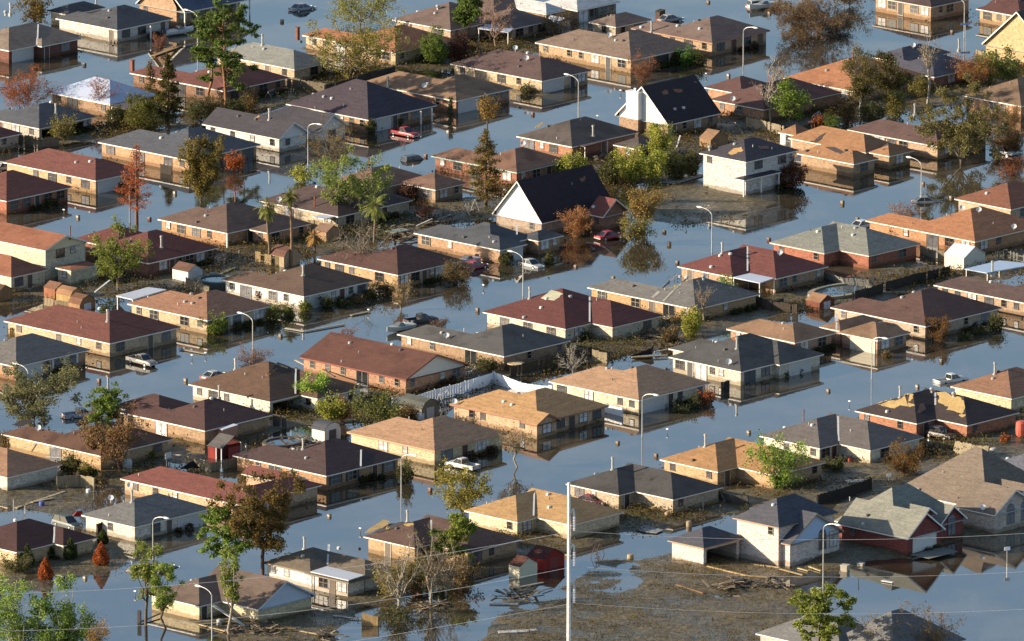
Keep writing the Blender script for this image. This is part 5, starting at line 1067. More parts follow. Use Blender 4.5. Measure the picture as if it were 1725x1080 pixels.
# ------------------------------------------------------------------ vehicles
def car_paint(hx):
    k = ('car', hx)
    if k not in MATS:
        t = NT('car_paint'); c = lin(hx, 1.7); n_ = t.noise(t.coords((1, 1, 1)), 1.8, 4)
        t.l(t.mix(t.ramp(n_, [(.45, 0.0), (.75, .45)]), c, (c[0] * .5 + .04, c[1] * .48 + .034, c[2] * .45 + .024, 1)), t.b.inputs['Base Color']); t.b.inputs['Roughness'].default_value = .5; MATS[k] = t.m
    return MATS[k]
def vehicle(kind, r, x, y, ang, hx, label, z=None, roll=0.0, pitch=0.0):
    """built along +x (nose), turned to the heading; dirt is real mud on the paint"""
    p = at(r, x, y); zz = max(ground_z(p), -.4) if z is None else z
    nm = {'pickup': 'pickup_truck', 'sedan': 'car', 'suv': 'car', 'van': 'car'}[kind]; cat = {'pickup': 'pickup truck', 'sedan': 'car', 'suv': 'car', 'van': 'car'}[kind]
    root = thing(nm, label, cat, (p.x, p.y, zz), 0, 'vehicles stranded in the flood'); root.rotation_euler = (roll, pitch, ang)
    L = {'pickup': 5.4, 'sedan': 4.7, 'suv': 4.8, 'van': 4.9}[kind]; hw = .9; pm = car_paint(hx)
    def ring(x_, zb, zt, w_): return [(x_, -w_, zb), (x_, -w_ * 1.02, (zb + zt) / 2), (x_, -w_ * .93, zt - .04), (x_, -w_ * .8, zt), (x_, w_ * .8, zt), (x_, w_ * .93, zt - .04), (x_, w_ * 1.02, (zb + zt) / 2), (x_, w_, zb)]
    bd = MB(); bh = .98 if kind in ('pickup', 'suv') else .86; zb = .38
    X = L / 2
    if kind == 'pickup':
        bd.loft([ring(-.45, zb, bh, hw), ring(.9, zb, bh, hw), ring(1.2, zb, bh, hw), ring(2.3, zb, bh - .06, hw * .97), ring(2.62, zb + .04, bh - .18, hw * .9), ring(2.7, zb + .12, bh - .32, hw * .84)])
        bd.box(-2.7, -.46, -hw, hw, zb, .62); bd.box(-2.7, -.46, -hw, -hw + .1, .62, bh); bd.box(-2.7, -.46, hw - .1, hw, .62, bh); bd.box(-2.7, -2.6, -hw + .1, hw - .1, .62, bh)
        cab = [(-.5, .0), (-.38, .62), (.55, .62), (1.25, .0)]
    elif kind == 'sedan':
        bd.loft([ring(-2.34, .5, bh - .2, hw * .84), ring(-2.25, zb + .02, bh - .06, hw * .92), ring(-1.5, zb, bh, hw), ring(0, zb, bh, hw), ring(.9, zb, bh - .02, hw), ring(1.9, zb, bh - .12, hw * .95), ring(2.28, zb + .04, bh - .22, hw * .86), ring(2.36, .5, bh - .32, hw * .8)])
        cab = [(-1.75, .0), (-1.0, .52), (.25, .54), (1.05, .0)]
    else:
        bd.loft([ring(-2.36, .5, bh - .1, hw * .9), ring(-2.3, zb, bh, hw * .96), ring(0, zb, bh, hw), ring(1.0, zb, bh, hw), ring(2.0, zb, bh - .1, hw * .95), ring(2.32, zb + .04, bh - .22, hw * .88), ring(2.4, .5, bh - .35, hw * .82)])
        cab = [(-2.3, .0), (-2.05, .68), (.4, .7), (1.2, .0)]
    bo = bd.build('body', pm, root, False)
    def cab_ring(x_, dz): w_ = hw * (.9 - .18 * (dz / .6)); return w_
    g = MB(); (a0, _), (a1, h1), (a2, h2), (a3, _) = cab; w0, w1 = hw * .9, hw * .72
    g.hexa([(a0, -w0, bh - .02), (a3, -w0, bh - .02), (a3, w0, bh - .02), (a0, w0, bh - .02)], [(a1, -w1, bh + h1), (a2, -w1, bh + h2), (a2, w1, bh + h2), (a1, w1, bh + h1)]); g.build('window', glass('d'), root)
    rf = MB(); rf.hexa([(a1 - .05, -w1 - .03, bh + h1 - .03), (a2 + .05, -w1 - .03, bh + h2 - .03), (a2 + .05, w1 + .03, bh + h2 - .03), (a1 - .05, w1 + .03, bh + h1 - .03)], [(a1 + .05, -w1 + .06, bh + h1 + .06), (a2 - .1, -w1 + .06, bh + h2 + .06), (a2 - .1, w1 - .06, bh + h2 + .06), (a1 + .05, w1 - .06, bh + h1 + .06)])
    for sy in (-1, 1):                       # pillars
        for (xa, za, xb, zb2) in [(a0, 0, a1, h1), (a3, 0, a2, h2), ((a0 + a3) / 2, 0, (a1 + a2) / 2, (h1 + h2) / 2)]:
            rf.beam((xa, sy * (w0 + .012), bh), (xb, sy * (w1 + .012), bh + zb2), .1, .05)
    rf.build('roof_panel', pm, root)
    for xw in (-L * .30, L * .31):
        for sy in (-1, 1):
            wm = MB(); wm.tube((xw, sy * (hw - .16), .34), (xw, sy * (hw + .03), .34), .35, .35, 16); wo = wm.build('wheel', flat(.02, .02, .02, .8), root)
            rm = MB(); rm.tube((xw, sy * (hw + .031), .34), (xw, sy * (hw + .045), .34), .2, .18, 12); rm.build('rim', STEEL, wo)
    for sy in (-1, 1):
        fx = {'pickup': 2.66, 'sedan': 2.33}.get(kind, 2.36)
        m = MB(); m.box(fx - .03, fx + .05, sy * .62 - .16, sy * .62 + .16, .58, .72); m.build('headlight', flat(.6, .6, .55, .2), root)
        rx = {'pickup': -2.72, 'sedan': -2.36}.get(kind, -2.38)
        m = MB(); m.box(rx - .02, rx + .05, sy * .68 - .12, sy * .68 + .12, .62, .84); m.build('tail_light', flat(.45, .03, .02, .3), root)
    m = MB(); m.box(X - .02, X + .1, -hw * .9, hw * .9, .38, .54); m.build('bumper', flat(.3, .3, .3, .4), root)
    m = MB(); m.box(-X - .08, -X + .03, -hw * .9, hw * .9, .4, .56); m.build('bumper', flat(.3, .3, .3, .4), root)
    return root
R_ = math.radians
for a in [('pickup', 'B', 935, 850, AL - math.pi / 2, 'a82a34', 'red pickup truck with silver hood parked before a white garage', -.2), ('pickup', 'J', 890, 312, AL + R_(-95), '9a938a', 'muddy grey pickup truck with open tailgate beside the tan house', -.05),
          ('pickup', 'K', 1300, 965, AL + R_(92), 'd8d4cc', 'white pickup truck stranded at the sandy tan house door', -.1), ('pickup', 'N', 1255, 415, AL - R_(12), 'dfe2dc', 'white pickup truck floating in the middle of the street', -.55),
          ('suv', 'N', 1185, 775, AL - R_(88), '4a4038', 'dark wood panelled wagon parked on mud beside the damaged black roof', None), ('suv', 'P', 420, 350, AL - R_(95), '4c5a58', 'dark green wagon behind the grey roofed white brick house', None),
          ('sedan', 'G', 620, 530, AL - R_(10), 'b03a4c', 'red sedan before the red roofed wing', -.1), ('sedan', 'G', 128, 700, AL - R_(95), 'b8b8b4', 'silver sedan half under water at the blue slate house', -.35), ('sedan', 'F', 1375, 715, AL + R_(0), 'b84850', 'red and white car under branches beside the blue slate house', -.25),
          ('sedan', 'I', 1100, 295, AL - R_(40), '9a9c94', 'pale car with only its roof and hood above the water', -.62), ('sedan', 'J', 1350, 385, AL - R_(5), 'b8b8b2', 'pale sunken car roof beside the torn brown roof', -.6), ('pickup', 'J', 500, 640, AL - R_(20), 'c8ccd4', 'white pickup with blue bed behind the dark grey green oak', -.3),
          ('sedan', 'U', 505, 225, AL - R_(80), '8a2c44', 'dark red car with pale windshield behind the cream house', None), ('sedan', 'P', 900, 640, AL - R_(60), 'a8a898', 'sunken pale car in the bottom left street', -.55), ('sedan', 'P', 1025, 625, AL - R_(10), '6a6c64', 'sunken dark car beside the sunken pale car', -.6),
          ('sedan', 'I', 705, 455, AL - R_(5), 'd8d8d4', 'white car behind the orange roof tip', -.3), ('sedan', 'D', 1585, 965, AL - R_(90), 'a8aab0', 'silver car under the large oak at the right', -.2), ('sedan', 'B', 295, 62, AL - R_(10), 'a8acb0', 'silver car under a tarp like cover near the top left', -.3),
          ('pickup', 'K', 1040, 45, AL - R_(15), '3c4044', 'dark pickup with tan cab floating behind the slate ridge', -.35), ('sedan', 'C', 1000, 135, AL - R_(10), 'a8a49c', 'pale car with open roof behind the small brown garage house', -.2), ('sedan', 'E', 20, 95, AL, 'd0ccc4', 'white car tail at the left end of the red roof', -.2),
          ('suv', 'B', 1000, 1000, AL - R_(10), '5c6670', 'blue grey car roof behind the lit wing', -.95), ('van', 'D', 1310 - 1250, 40 + 0, AL - R_(20), 'b8bab8', 'silver car beside the moored boat at the top', -.4), ('sedan', 'N', 1430, 80, AL, '8a8a88', 'grey car hidden behind the hedges of the dormer house', -.4),
          ('sedan', 'D', 330, 1030, AL - R_(80), '3a3440', 'dark purple car in the shade of the two winged house', None)]: vehicle(*a)
def boat(r, x, y, ang, label, L=5.6, hx='d8d8d0'):
    p = at(r, x, y); root = thing('motor_boat', label, 'boat', (p.x, p.y, .05), ang, 'boats left among the houses'); rings = []
    for t in [0, .2, .45, .7, .88, 1.0]:
        w_ = [1.0, 1.05, 1.05, .85, .5, .05][[0, .2, .45, .7, .88, 1.0].index(t)]; xx = -L / 2 + L * t; up = .75 + .25 * t * t
        rings.append([(xx, -w_, up), (xx, -w_ * .85, .3), (xx, 0, -.1 + .5 * t ** 4), (xx, w_ * .85, .3), (xx, w_, up), (xx, w_ * .8, up + .06), (xx, 0, up + .12), (xx, -w_ * .8, up + .06)])
    m = MB(); m.loft(rings); m.build('hull', car_paint(hx), root)
    m = MB(); m.hexa([(-.6, -.7, .9), (.9, -.6, .95), (.9, .6, .95), (-.6, .7, .9)], [(-.4, -.55, 1.35), (.2, -.5, 1.4), (.2, .5, 1.4), (-.4, .55, 1.35)]); m.build('windshield', glass('m'), root)
    m = MB(); m.box(-L / 2 - .35, -L / 2 + .02, -.25, .25, .2, 1.15); m.build('outboard_motor', flat(.05, .05, .06), root)
boat('A', 1125, 215, AL - R_(10), 'white covered boat beside the white brick house', 5.8); boat('C', 1590, 55, AL + R_(170), 'white motor boat moored at the top right', 6.2, 'c8c8bc'); boat('K', 905, 105, AL + R_(180), 'pale boat on a trailer frame behind the slate ridge', 5.5, 'c0c4b8')
boat('F', 1330, 690, AL + R_(185), 'white boat with red trim behind the blue slate house fence', 4.5, 'd8c8c8')

# ------------------------------------------------------------------ sheds and outbuildings
def shed(r, x, y, w_, d_, h_, roof, wall, label, style='gable', door=None, ang=None, name='garden_shed', doorside='f', open_=False):
    """(x, y): near ground corner; w_ along the street direction, d_ away up-left; ridge along d_ unless style is 'side'"""
    p = at(r, x, y); root = thing(name, label, 'shed', (p.x, p.y, max(-.3, ground_z(p) - .05)), AL if ang is None else ang, 'garden sheds and outbuildings')
    wm = wood(wall) if wall < 'd' else paint(wall); m = MB(); R = MB(); T_ = MB()
    if style == 'barn': prof = [(0, 0), (0, h_), (w_ * .17, h_ + w_ * .24), (w_ * .5, h_ + w_ * .36), (w_ * .83, h_ + w_ * .24), (w_, h_), (w_, 0)]
    elif style == 'round': prof = [(0, 0)] + [(w_ / 2 - w_ / 2 * math.cos(a), h_ + w_ * .3 * math.sin(a)) for a in [math.pi * i / 8 for i in range(9)]] + [(w_, 0)]
    elif style == 'flat': prof = [(0, 0), (0, h_ - .2), (w_, h_), (w_, 0)]
    elif style == 'side': prof = None
    else: prof = [(0, 0), (0, h_), (w_ / 2, h_ + w_ * .28), (w_, h_), (w_, 0)]
    if prof:
        if not open_: m.hexa([(a, 0, b) for a, b in prof], [(a, d_, b) for a, b in prof])
        for (a, b), (c, e) in zip(prof[1:-1], prof[2:-1]):
            n_ = Vector((-(e - b), 0, c - a)).normalized() * .07; ex = .12
            R.hexa([(a, -ex, b), (c, -ex, e), (c, d_ + ex, e), (a, d_ + ex, b)], [(a + n_.x, -ex, b + n_.z), (c + n_.x, -ex, e + n_.z), (c + n_.x, d_ + ex, e + n_.z), (a + n_.x, d_ + ex, b + n_.z)])
    else:
        prof = [(0, 0), (0, h_), (d_ / 2, h_ + d_ * .28), (d_, h_), (d_, 0)]; m.hexa([(0, a, b) for a, b in prof], [(w_, a, b) for a, b in prof])
        for (a, b), (c, e) in zip(prof[1:-1], prof[2:-1]):
            n_ = Vector((0, -(e - b), c - a)).normalized() * .07; ex = .12
            R.hexa([(-ex, a, b), (-ex, c, e), (w_ + ex, c, e), (w_ + ex, a, b)], [(-ex, a + n_.y, b + n_.z), (-ex, c + n_.y, e + n_.z), (w_ + ex, c + n_.y, e + n_.z), (w_ + ex, a + n_.y, b + n_.z)])
    if not open_: m.build('wall', wm, root)
    else:
        bk = MB(); bk.box(0, w_, d_ * .45, d_, 0, h_ - .05); bk.build('wall', wm, root)
        for px_ in (0.06, w_ - .06):
            for py_ in (0.06, d_ * .4):
                c = MB(); c.box(px_ - .07, px_ + .07, py_ - .07, py_ + .07, 0, h_); c.build('post', WHITE, root)
    R.build('roof', metal_roof(roof) if roof > 'c' else roof_mat(roof), root)
    if door:
        D = MB()
        if doorside == 'f': D.box(w_ * .28, w_ * .72, -.05, .03, .05, min(h_, 1.9))
        else: D.box(-.05, .03, d_ * .28, d_ * .72, .05, min(h_, 1.9))
        D.build('door', paint(door), root)
    return root
shed('E', 440, 955, 2.9, 3.0, 1.9, 'a8764a', 'c9a468', 'tan barn shed with gambrel roof beside the sunroom', 'barn', 'a87c4a')
shed('E', 500, 985, 3.4, 2.4, 1.3, '8a5a3c', 'b08458', 'small brown barn shed with white door bars, right of the tan barn shed', 'barn', 'e8e8e8')
shed('E', 345, 905, 2.8, 2.4, 1.5, '8f5f44', 'b0704c', 'red brown low shed left of the tan barn shed', 'gable')
shed('F', 180, 710, 3.6, 3.0, 1.8, '7a4f3c', 'c9b088', 'brown roofed barn shed behind the taller palm', 'barn')
shed('F', 445, 560, 3.2, 2.6, 1.6, '8f6a52', 'c99a72', 'pinkish tan shed by the dead palm', 'gable')
shed('E', 1180, 805, 3.2, 3.4, 1.6, '7a5440', 'ece8e0', 'small white shed with worn brown roof in the flooded yard', 'gable', 'e0dcd4')
shed('K', 1045, 660, 3.6, 4.6, 1.9, '5f6258', '9a8a6c', 'grey green gambrel barn shed with white crossed door', 'barn', 'd8cfc8')
shed('K', 435, 800, 3.4, 2.6, 1.9, '50525a', 'ece6da', 'white shed with curved dark roof and grey doors', 'round', '4a4a50')
shed('J', 1390, 915, 5.2, 2.8, 2.0, '67615c', '9a2c20', 'red shed with white posts and grey roof', 'gable', 'a82c1e', open_=True)
shed('J', 1395, 812, 3.2, 3.6, 2.3, 'e8ecf4', 'd09478', 'pinkish shed with flat white roof beside the red shed', 'flat')
shed('U', 55, 690, 3.7, 2.0, 2.0, '6a3c2c', 'efe4c4', 'cream shed with maroon roof at the edge of the muddy field', 'gable')
shed('U', 205, 640, 4.4, 3.2, 1.9, '5a2a20', 'b02418', 'bright red barn with orange trim at the edge of the muddy field', 'gable', '8a1c14')
shed('I', 1335, 735, 5.0, 4.0, 2.0, 'dce6f4', 'efe6d0', 'cream metal shed with pale blue white roof on the right', 'gable')
shed('C', 1255, 935, 4.2, 2.4, 1.4, 'a87a50', 'b08a60', 'little tan roofed shed behind the two storey white house', 'gable')
shed('C', 300, 225, 3.0, 3.0, 1.9, 'd8dee8', 'd8d4cc', 'white garden shed behind the bare brush at the top', 'gable', 'e8e8e8')
shed('Q', 1035, 790, 1.6, 1.6, 1.5, 'b8401c', 'a8603c', 'small orange red dog house in the wrecked yard', 'gable', 'e0dcd4', name='dog_house')
shed('G', 30, 160, 3.6, 4.0, 2.0, '8a6248', 'efe8da', 'small white shed with brown roof behind the big A frame', 'gable')
shed('E', -10, 930, 3.0, 2.6, 1.6, '6a4a38', 'b08458', 'brown shed corner at the left edge', 'gable')
shed('I', 430, 980, 3.4, 2.8, 1.3, 'a8784c', '8a4a34', 'rusty playhouse with tan top by the oval pool', 'gable', 'e8e4dc', name='playhouse')
shed('C', 935, 128, 1.4, 1.0, 1.9, '4c3a30', '5c4638', 'dark wooden booth behind the small brown garage house', 'flat', name='booth')

# ------------------------------------------------------------------ fences
def fence(r, pts, h_, hx, label, vinyl=False, lean=0.0, z0=None, broken=.06):
    P = [at(r, *q) for q in pts]; o = P[0]; root = thing('vinyl_fence' if vinyl else 'board_fence', label, 'fence', (o.x, o.y, 0)); rs = random.Random(label)
    mt = paint(hx, .5, 1.5, .15) if vinyl else wood(hx); b = MB(); step = .28 if not vinyl else .6; nposts = 0
    posts = []
    for a, c in zip(P, P[1:]):
        d = (c - a); L = d.length; d.normalize(); nrm = Vector((-d.y, d.x, 0)); n = max(1, int(L / step))
        for i in range(n):
            if rs.random() < broken and not vinyl: continue
            q = a + d * (L * i / n) - o; g = (max(ground_z(q + o), -.5) if z0 is None else z0) - .15
            hh = h_ * (1 if vinyl else rs.uniform(.94, 1.03)); w_ = L / n * .93; ln = nrm * lean * hh + nrm * rs.uniform(-.03, .03)
            b.hexa([q, q + d * w_, q + d * w_ + nrm * .04, q + nrm * .04] if 0 else [q + Vector((0, 0, g)), q + d * w_ + Vector((0, 0, g)), q + d * w_ + nrm * .04 + Vector((0, 0, g)), q + nrm * .04 + Vector((0, 0, g))],
                   [q + ln + Vector((0, 0, g + hh)), q + ln + d * w_ + Vector((0, 0, g + hh)), q + ln + d * w_ + nrm * .04 + Vector((0, 0, g + hh)), q + ln + nrm * .04 + Vector((0, 0, g + hh))])
        m_ = max(1, int(L / (2.4 if not vinyl else 3.2)))
        for i in range(m_ + 1): posts.append((a + d * (L * i / m_) - o, nrm))
    # rails bind the boards into one panel
    for a, c in zip(P, P[1:]):
        d = (c - a).normalized(); nrm = Vector((-d.y, d.x, 0))
        for f in (.25, .8):
            g = max(ground_z((a + c) / 2), -.5) if z0 is None else z0
            b.beam(a - o + nrm * (.07 + lean * h_ * f) + Vector((0, 0, g - .15 + h_ * f)), c - o + nrm * (.07 + lean * h_ * f) + Vector((0, 0, g - .15 + h_ * f)), .06, .1)
    b.build('panel', mt, root)
    for q, nrm in posts[:60]:
        m = MB(); q2 = q + nrm * .15; g = max(ground_z(q + o), -.5) if z0 is None else z0; t_ = h_ * (1.08 if vinyl else .98)
        m.hexa([q2 + Vector((x_, y_, g - .5)) for x_, y_ in ((-.06, -.06), (.06, -.06), (.06, .06), (-.06, .06))], [q2 + nrm * lean * t_ + Vector((x_, y_, g - .15 + t_)) for x_, y_ in ((-.06, -.06), (.06, -.06), (.06, .06), (-.06, .06))]); m.build('post', mt, root)
fence('A', [(118, 905), (265, 925), (370, 915)], 1.8, '8a765c', 'grey board fence running from the small maroon corner house')
fence('B', [(200, 550), (330, 575), (440, 590)], 1.9, '8f7f66', 'weathered board fence between the maroon and purple roofed houses')
fence('B', [(440, 590), (660, 530), (880, 470)], 1.7, '4a4034', 'dark board fence behind the weathered brown roof')
fence('C', [(1476, 800), (1620, 832), (1713, 850)], 1.8, 'b5a283', 'long pale board fence behind the white cottage')
fence('D', [(205, 845), (300, 840), (460, 790)], 1.6, '5a4c3c', 'dark board fence behind the pool house')
fence('D', [(1410, 350), (1490, 372), (1590, 395)], 1.6, 'a8946f', 'tan board fence at the yellow brick gabled house')
fence('I', [(1060, 620), (1150, 655), (1215, 665)], 1.9, 'a08c6e', 'tan board fence between the red brick and orange houses')
fence('I', [(470, 775), (600, 830), (750, 845)], 1.6, 'a8a49a', 'grey silvery fence sagging beside the maroon red house', lean=-.5)
fence('I', [(30, 960), (140, 985), (290, 1000)], 1.6, '5a4c3c', 'dark fence on the pool yard corner')
fence('I', [(640, 930), (830, 870), (1100, 800), (1250, 765)], 1.7, '3c342b', 'long dark fence along the back of the lawn')
fence('G', [(1545, 950), (1640, 985), (1713, 960)], 1.6, '4f4438', 'dark board fence at the grey streaked roof')
fence('F', [(350, 480), (440, 500), (520, 510)], 1.8, 'b59c72', 'tan fence below the white porch cover')
fence('F', [(0, 680), (100, 700), (160, 705)], 1.8, 'b09468', 'tan fence at the foot of the palms', broken=.25)
fence('F', [(0, 895), (120, 925), (250, 935)], 1.3, '6a5a48', 'low dark fence along the white house side')
fence('E', [(1165, 840), (1240, 865), (1310, 880)], 1.8, '9a8a70', 'grey bowed fence right of the small white shed')
fence('E', [(265, 945), (340, 960), (445, 970)], 1.7, 'a08c6c', 'grey wooden fence in front of the tan barn shed', broken=.2, lean=.15)
fence('J', [(50, 140), (110, 140), (175, 135)], 1.6, 'a8823f', 'orange brown picket fence behind the grey roof', broken=.3)
fence('J', [(1170, 950), (1320, 985), (1490, 955)], 2.0, 'a8987a', 'tall tan fence below the red shed')
fence('K', [(110, 700), (190, 710)], 1.9, '6a5f52', 'grey fence end by the open carport')
fence('P', [(358, 130), (500, 110), (590, 125)], 1.9, 'b8a684', 'sunlit tan fence above the grey roofed white brick house')
fence('K', [(860, 600), (1000, 585), (1130, 545), (1320, 490), (1497, 435), (1660, 480), (1860, 505)], 1.9, 'f6f6f4', 'bright white vinyl fence around the golden tan house', vinyl=True)
fence('M', [(500, 590), (700, 640)], 1.9, 'f6f6f4', 'white vinyl fence piece left of the white garage door', vinyl=True)
fence('M', [(0, 395), (250, 330), (510, 270)], 1.8, '55452f', 'long dark brown fence by the dead white tree')
fence('M', [(512, 290), (605, 305)], 1.9, 'b09c7a', 'short lit fence by the wrecked boats')
fence('U', [(1310, 190), (1400, 215), (1500, 225)], 1.6, '7f7a72', 'fallen grey fence behind the garage of the pink house', lean=-.6)
fence('N', [(1085, 880), (1180, 880)], 1.9, '4a4438', 'dark fence by the wood panelled wagon')
fence('N', [(1265, 880), (1380, 905), (1480, 920)], 1.9, 'b8a682', 'pale tilted board fence behind the taupe roof', lean=.3, broken=0)
fence('Q', [(668, 980), (770, 990)], 2.2, 'a88a5c', 'broken tan fence panel standing alone in the puddle', broken=0)
fence('P', [(862, 965), (880, 968)], 2.4, '3c3028', 'dark broken gate posts left of the wrecked house', broken=0)
fence('V', [(420, 225), (560, 190), (760, 130)], 1.8, '2f2820', 'dark fence left of the red brick gabled house', broken=0)
fence('U', [(615, 240), (680, 245)], 1.7, '4a3c30', 'dark fence piece beside the dark red car')
fence('U', [(5, 545 - 20), (10, 545 - 15)], .1, '4a3c30', 'x') if False else None
fence('P', [(612, 420), (695, 395)], 1.9, '3a3028', 'dark gate at the white brick house side', broken=0)
fence('M', [(1325, 480), (1375, 470)], 2.0, '35302b', 'dark gate leaf standing in water by the white brick wall', z0=-.4)
fence('E', [(1005, 115), (1075, 130)], 1.9, '3c342c', 'dark open gate at the charcoal roofed house', z0=-.3)
fence('I', [(1540, 670), (1600, 655), (1713, 690)], 1.5, '8a8a80', 'grey wire mesh fence at the right edge', broken=.7)

# ------------------------------------------------------------------ pools and yard things
def pool(r, x, y, rx, ry, label, rim='b8ac8e', z=.25, ang=0.0):
    p = at(r, x, y); root = thing('swimming_pool', label, 'pool', (p.x, p.y, z), AL + ang); n = 28
    m = MB(); o = [(rx * math.cos(t), ry * math.sin(t)) for t in [2 * math.pi * i / n for i in range(n)]]
    for i in range(n):
        a, b = o[i], o[(i + 1) % n]; k = 1.22
        m.hexa([(*a, -.6), (*b, -.6), (b[0] * k, b[1] * k, -.6), (a[0] * k, a[1] * k, -.6)], [(*a, .3), (*b, .3), (b[0] * k, b[1] * k, .3), (a[0] * k, a[1] * k, .3)])
    m.build('rim', paint(rim), root); m = MB(); m.poly([(*q, .12) for q in o]); t = flat(.03, .05, .07, .03); m.build('water', t, root)
pool('I', 560, 870, 5.2, 3.0, 'oval swimming pool with pale deck behind the dormer house'); pool('E', 1365, 815, 2.6, 2.6, 'round above ground pool beside the white shed', '5a6058', .6)
pool('K', 175, 815, 2.8, 2.2, 'small pool choked with debris by the dark purple roof', '6a5c48')
def trampoline(r, x, y, label, rad=1.6, hx=(.5, .38, .22)):
    p = at(r, x, y); root = thing('round_table', label, 'table', (p.x, p.y, max(-.2, ground_z(p)))); m = MB(); m.lathe([(0, .95), (rad, .95), (rad, 1.05), (0, 1.1)], n=20); m.build('tabletop', flat(*hx), root); m = MB(); m.tube((0, 0, -.3), (0, 0, .95), .07); m.build('leg', STEEL, root)
trampoline('M', 32, 350, 'round tan patio table in the yard by the dark fence', 1.3)
def frame(r, x, y, w_, h_, label, name='swing_set', hx='d8d8d4', cat='swing set'):
    p = at(r, x, y); root = thing(name, label, cat, (p.x, p.y, max(-.2, ground_z(p))), AL + .4); mt = paint(hx)
    for sx in (-1, 1):
        for sy in (-1, 1):
            m = MB(); m.tube((sx * w_ / 2, sy * .8, -.2), (sx * w_ / 2, 0, h_), .05); m.build('leg', mt, root)
    m = MB(); m.tube((-w_ / 2, 0, h_), (w_ / 2, 0, h_), .05); m.build('beam', mt, root)
    for sx in (-.2, .2):
        m = MB(); m.tube((sx * w_, -.2, .5), (sx * w_, 0, h_), .015); m.tube((sx * w_, .2, .5), (sx * w_, 0, h_), .015); m.box(sx * w_ - .12, sx * w_ + .12, -.22, .22, .45, .5); m.build('swing', mt, root)
frame('F', 1350, 380, 4.2, 2.0, 'pale swing frame behind the blue slate ridge'); frame('D', 410, 770, 3.0, 1.5, 'white swing frame beside the birch trees'); frame('K', 1180, 560, 3.4, 2.0, 'white swing frame by the vinyl fence'); frame('B', 100, 620, 2.6, 1.3, 'grey clothes frame by the weathered fence', hx='9a9a98')
frame('U', 545, 545, 2.2, 1.8, 'thin wooden goal posts on the mud before the cream shed', hx='6a4a34')
def hoop(r, x, y, h_, label):
    p = at(r, x, y); root = thing('basketball_hoop', label, 'basketball hoop', (p.x, p.y, max(-.2, ground_z(p))), AL); m = MB(); m.tube((0, 0, -.3), (0, 0, h_), .06); m.build('pole', STEEL, root)
    m = MB(); m.box(-.6, .6, -.35, -.3, h_ - .5, h_ + .45); m.build('backboard', WHITE, root); m = MB(); m.lathe([(.22, h_ - .3), (.25, h_ - .3), (.25, h_ - .27), (.22, h_ - .27), (.22, h_ - .3)], (0, -.6), 12); m.build('rim', flat(.6, .2, .05), root)
hoop('J', 1045, 960, 1.9, 'white backboard standing in the shaded yard by the red shed')
def post_(r, x, y, top, label, hx='d8d4cc', rad=.05):
    p = at(r, x, y); m = MB(); m.tube((0, 0, -.5), (0, 0, (y - top) / S / (ppm(p) * .975)), rad); o = m.build('post', paint(hx), None); o.location = (p.x, p.y, max(-.2, ground_z(p))); tag(o, label, 'post')
post_('P', 85, 265, 185, 'taller white post in the yard at the left', 'e0ddd4'); post_('P', 157, 280, 222, 'shorter white post in the yard at the left', 'e0ddd4'); post_('E', 1500, 665, 610, 'thin post in the flooded yard beside the maroon roof'); post_('K', 225, 775, 715, 'thin pale post in the debris yard beside the white shed'); post_('E', 815, 430, 185, 'grey pole beside the orange bald cypress', '9a948a', .12)
post_('V', 675, 725, 680, 'dark stake in the water by the pink house', '3a342c'); post_('U', 1208, 260, 208, 'pale pipe behind the brown brick house')
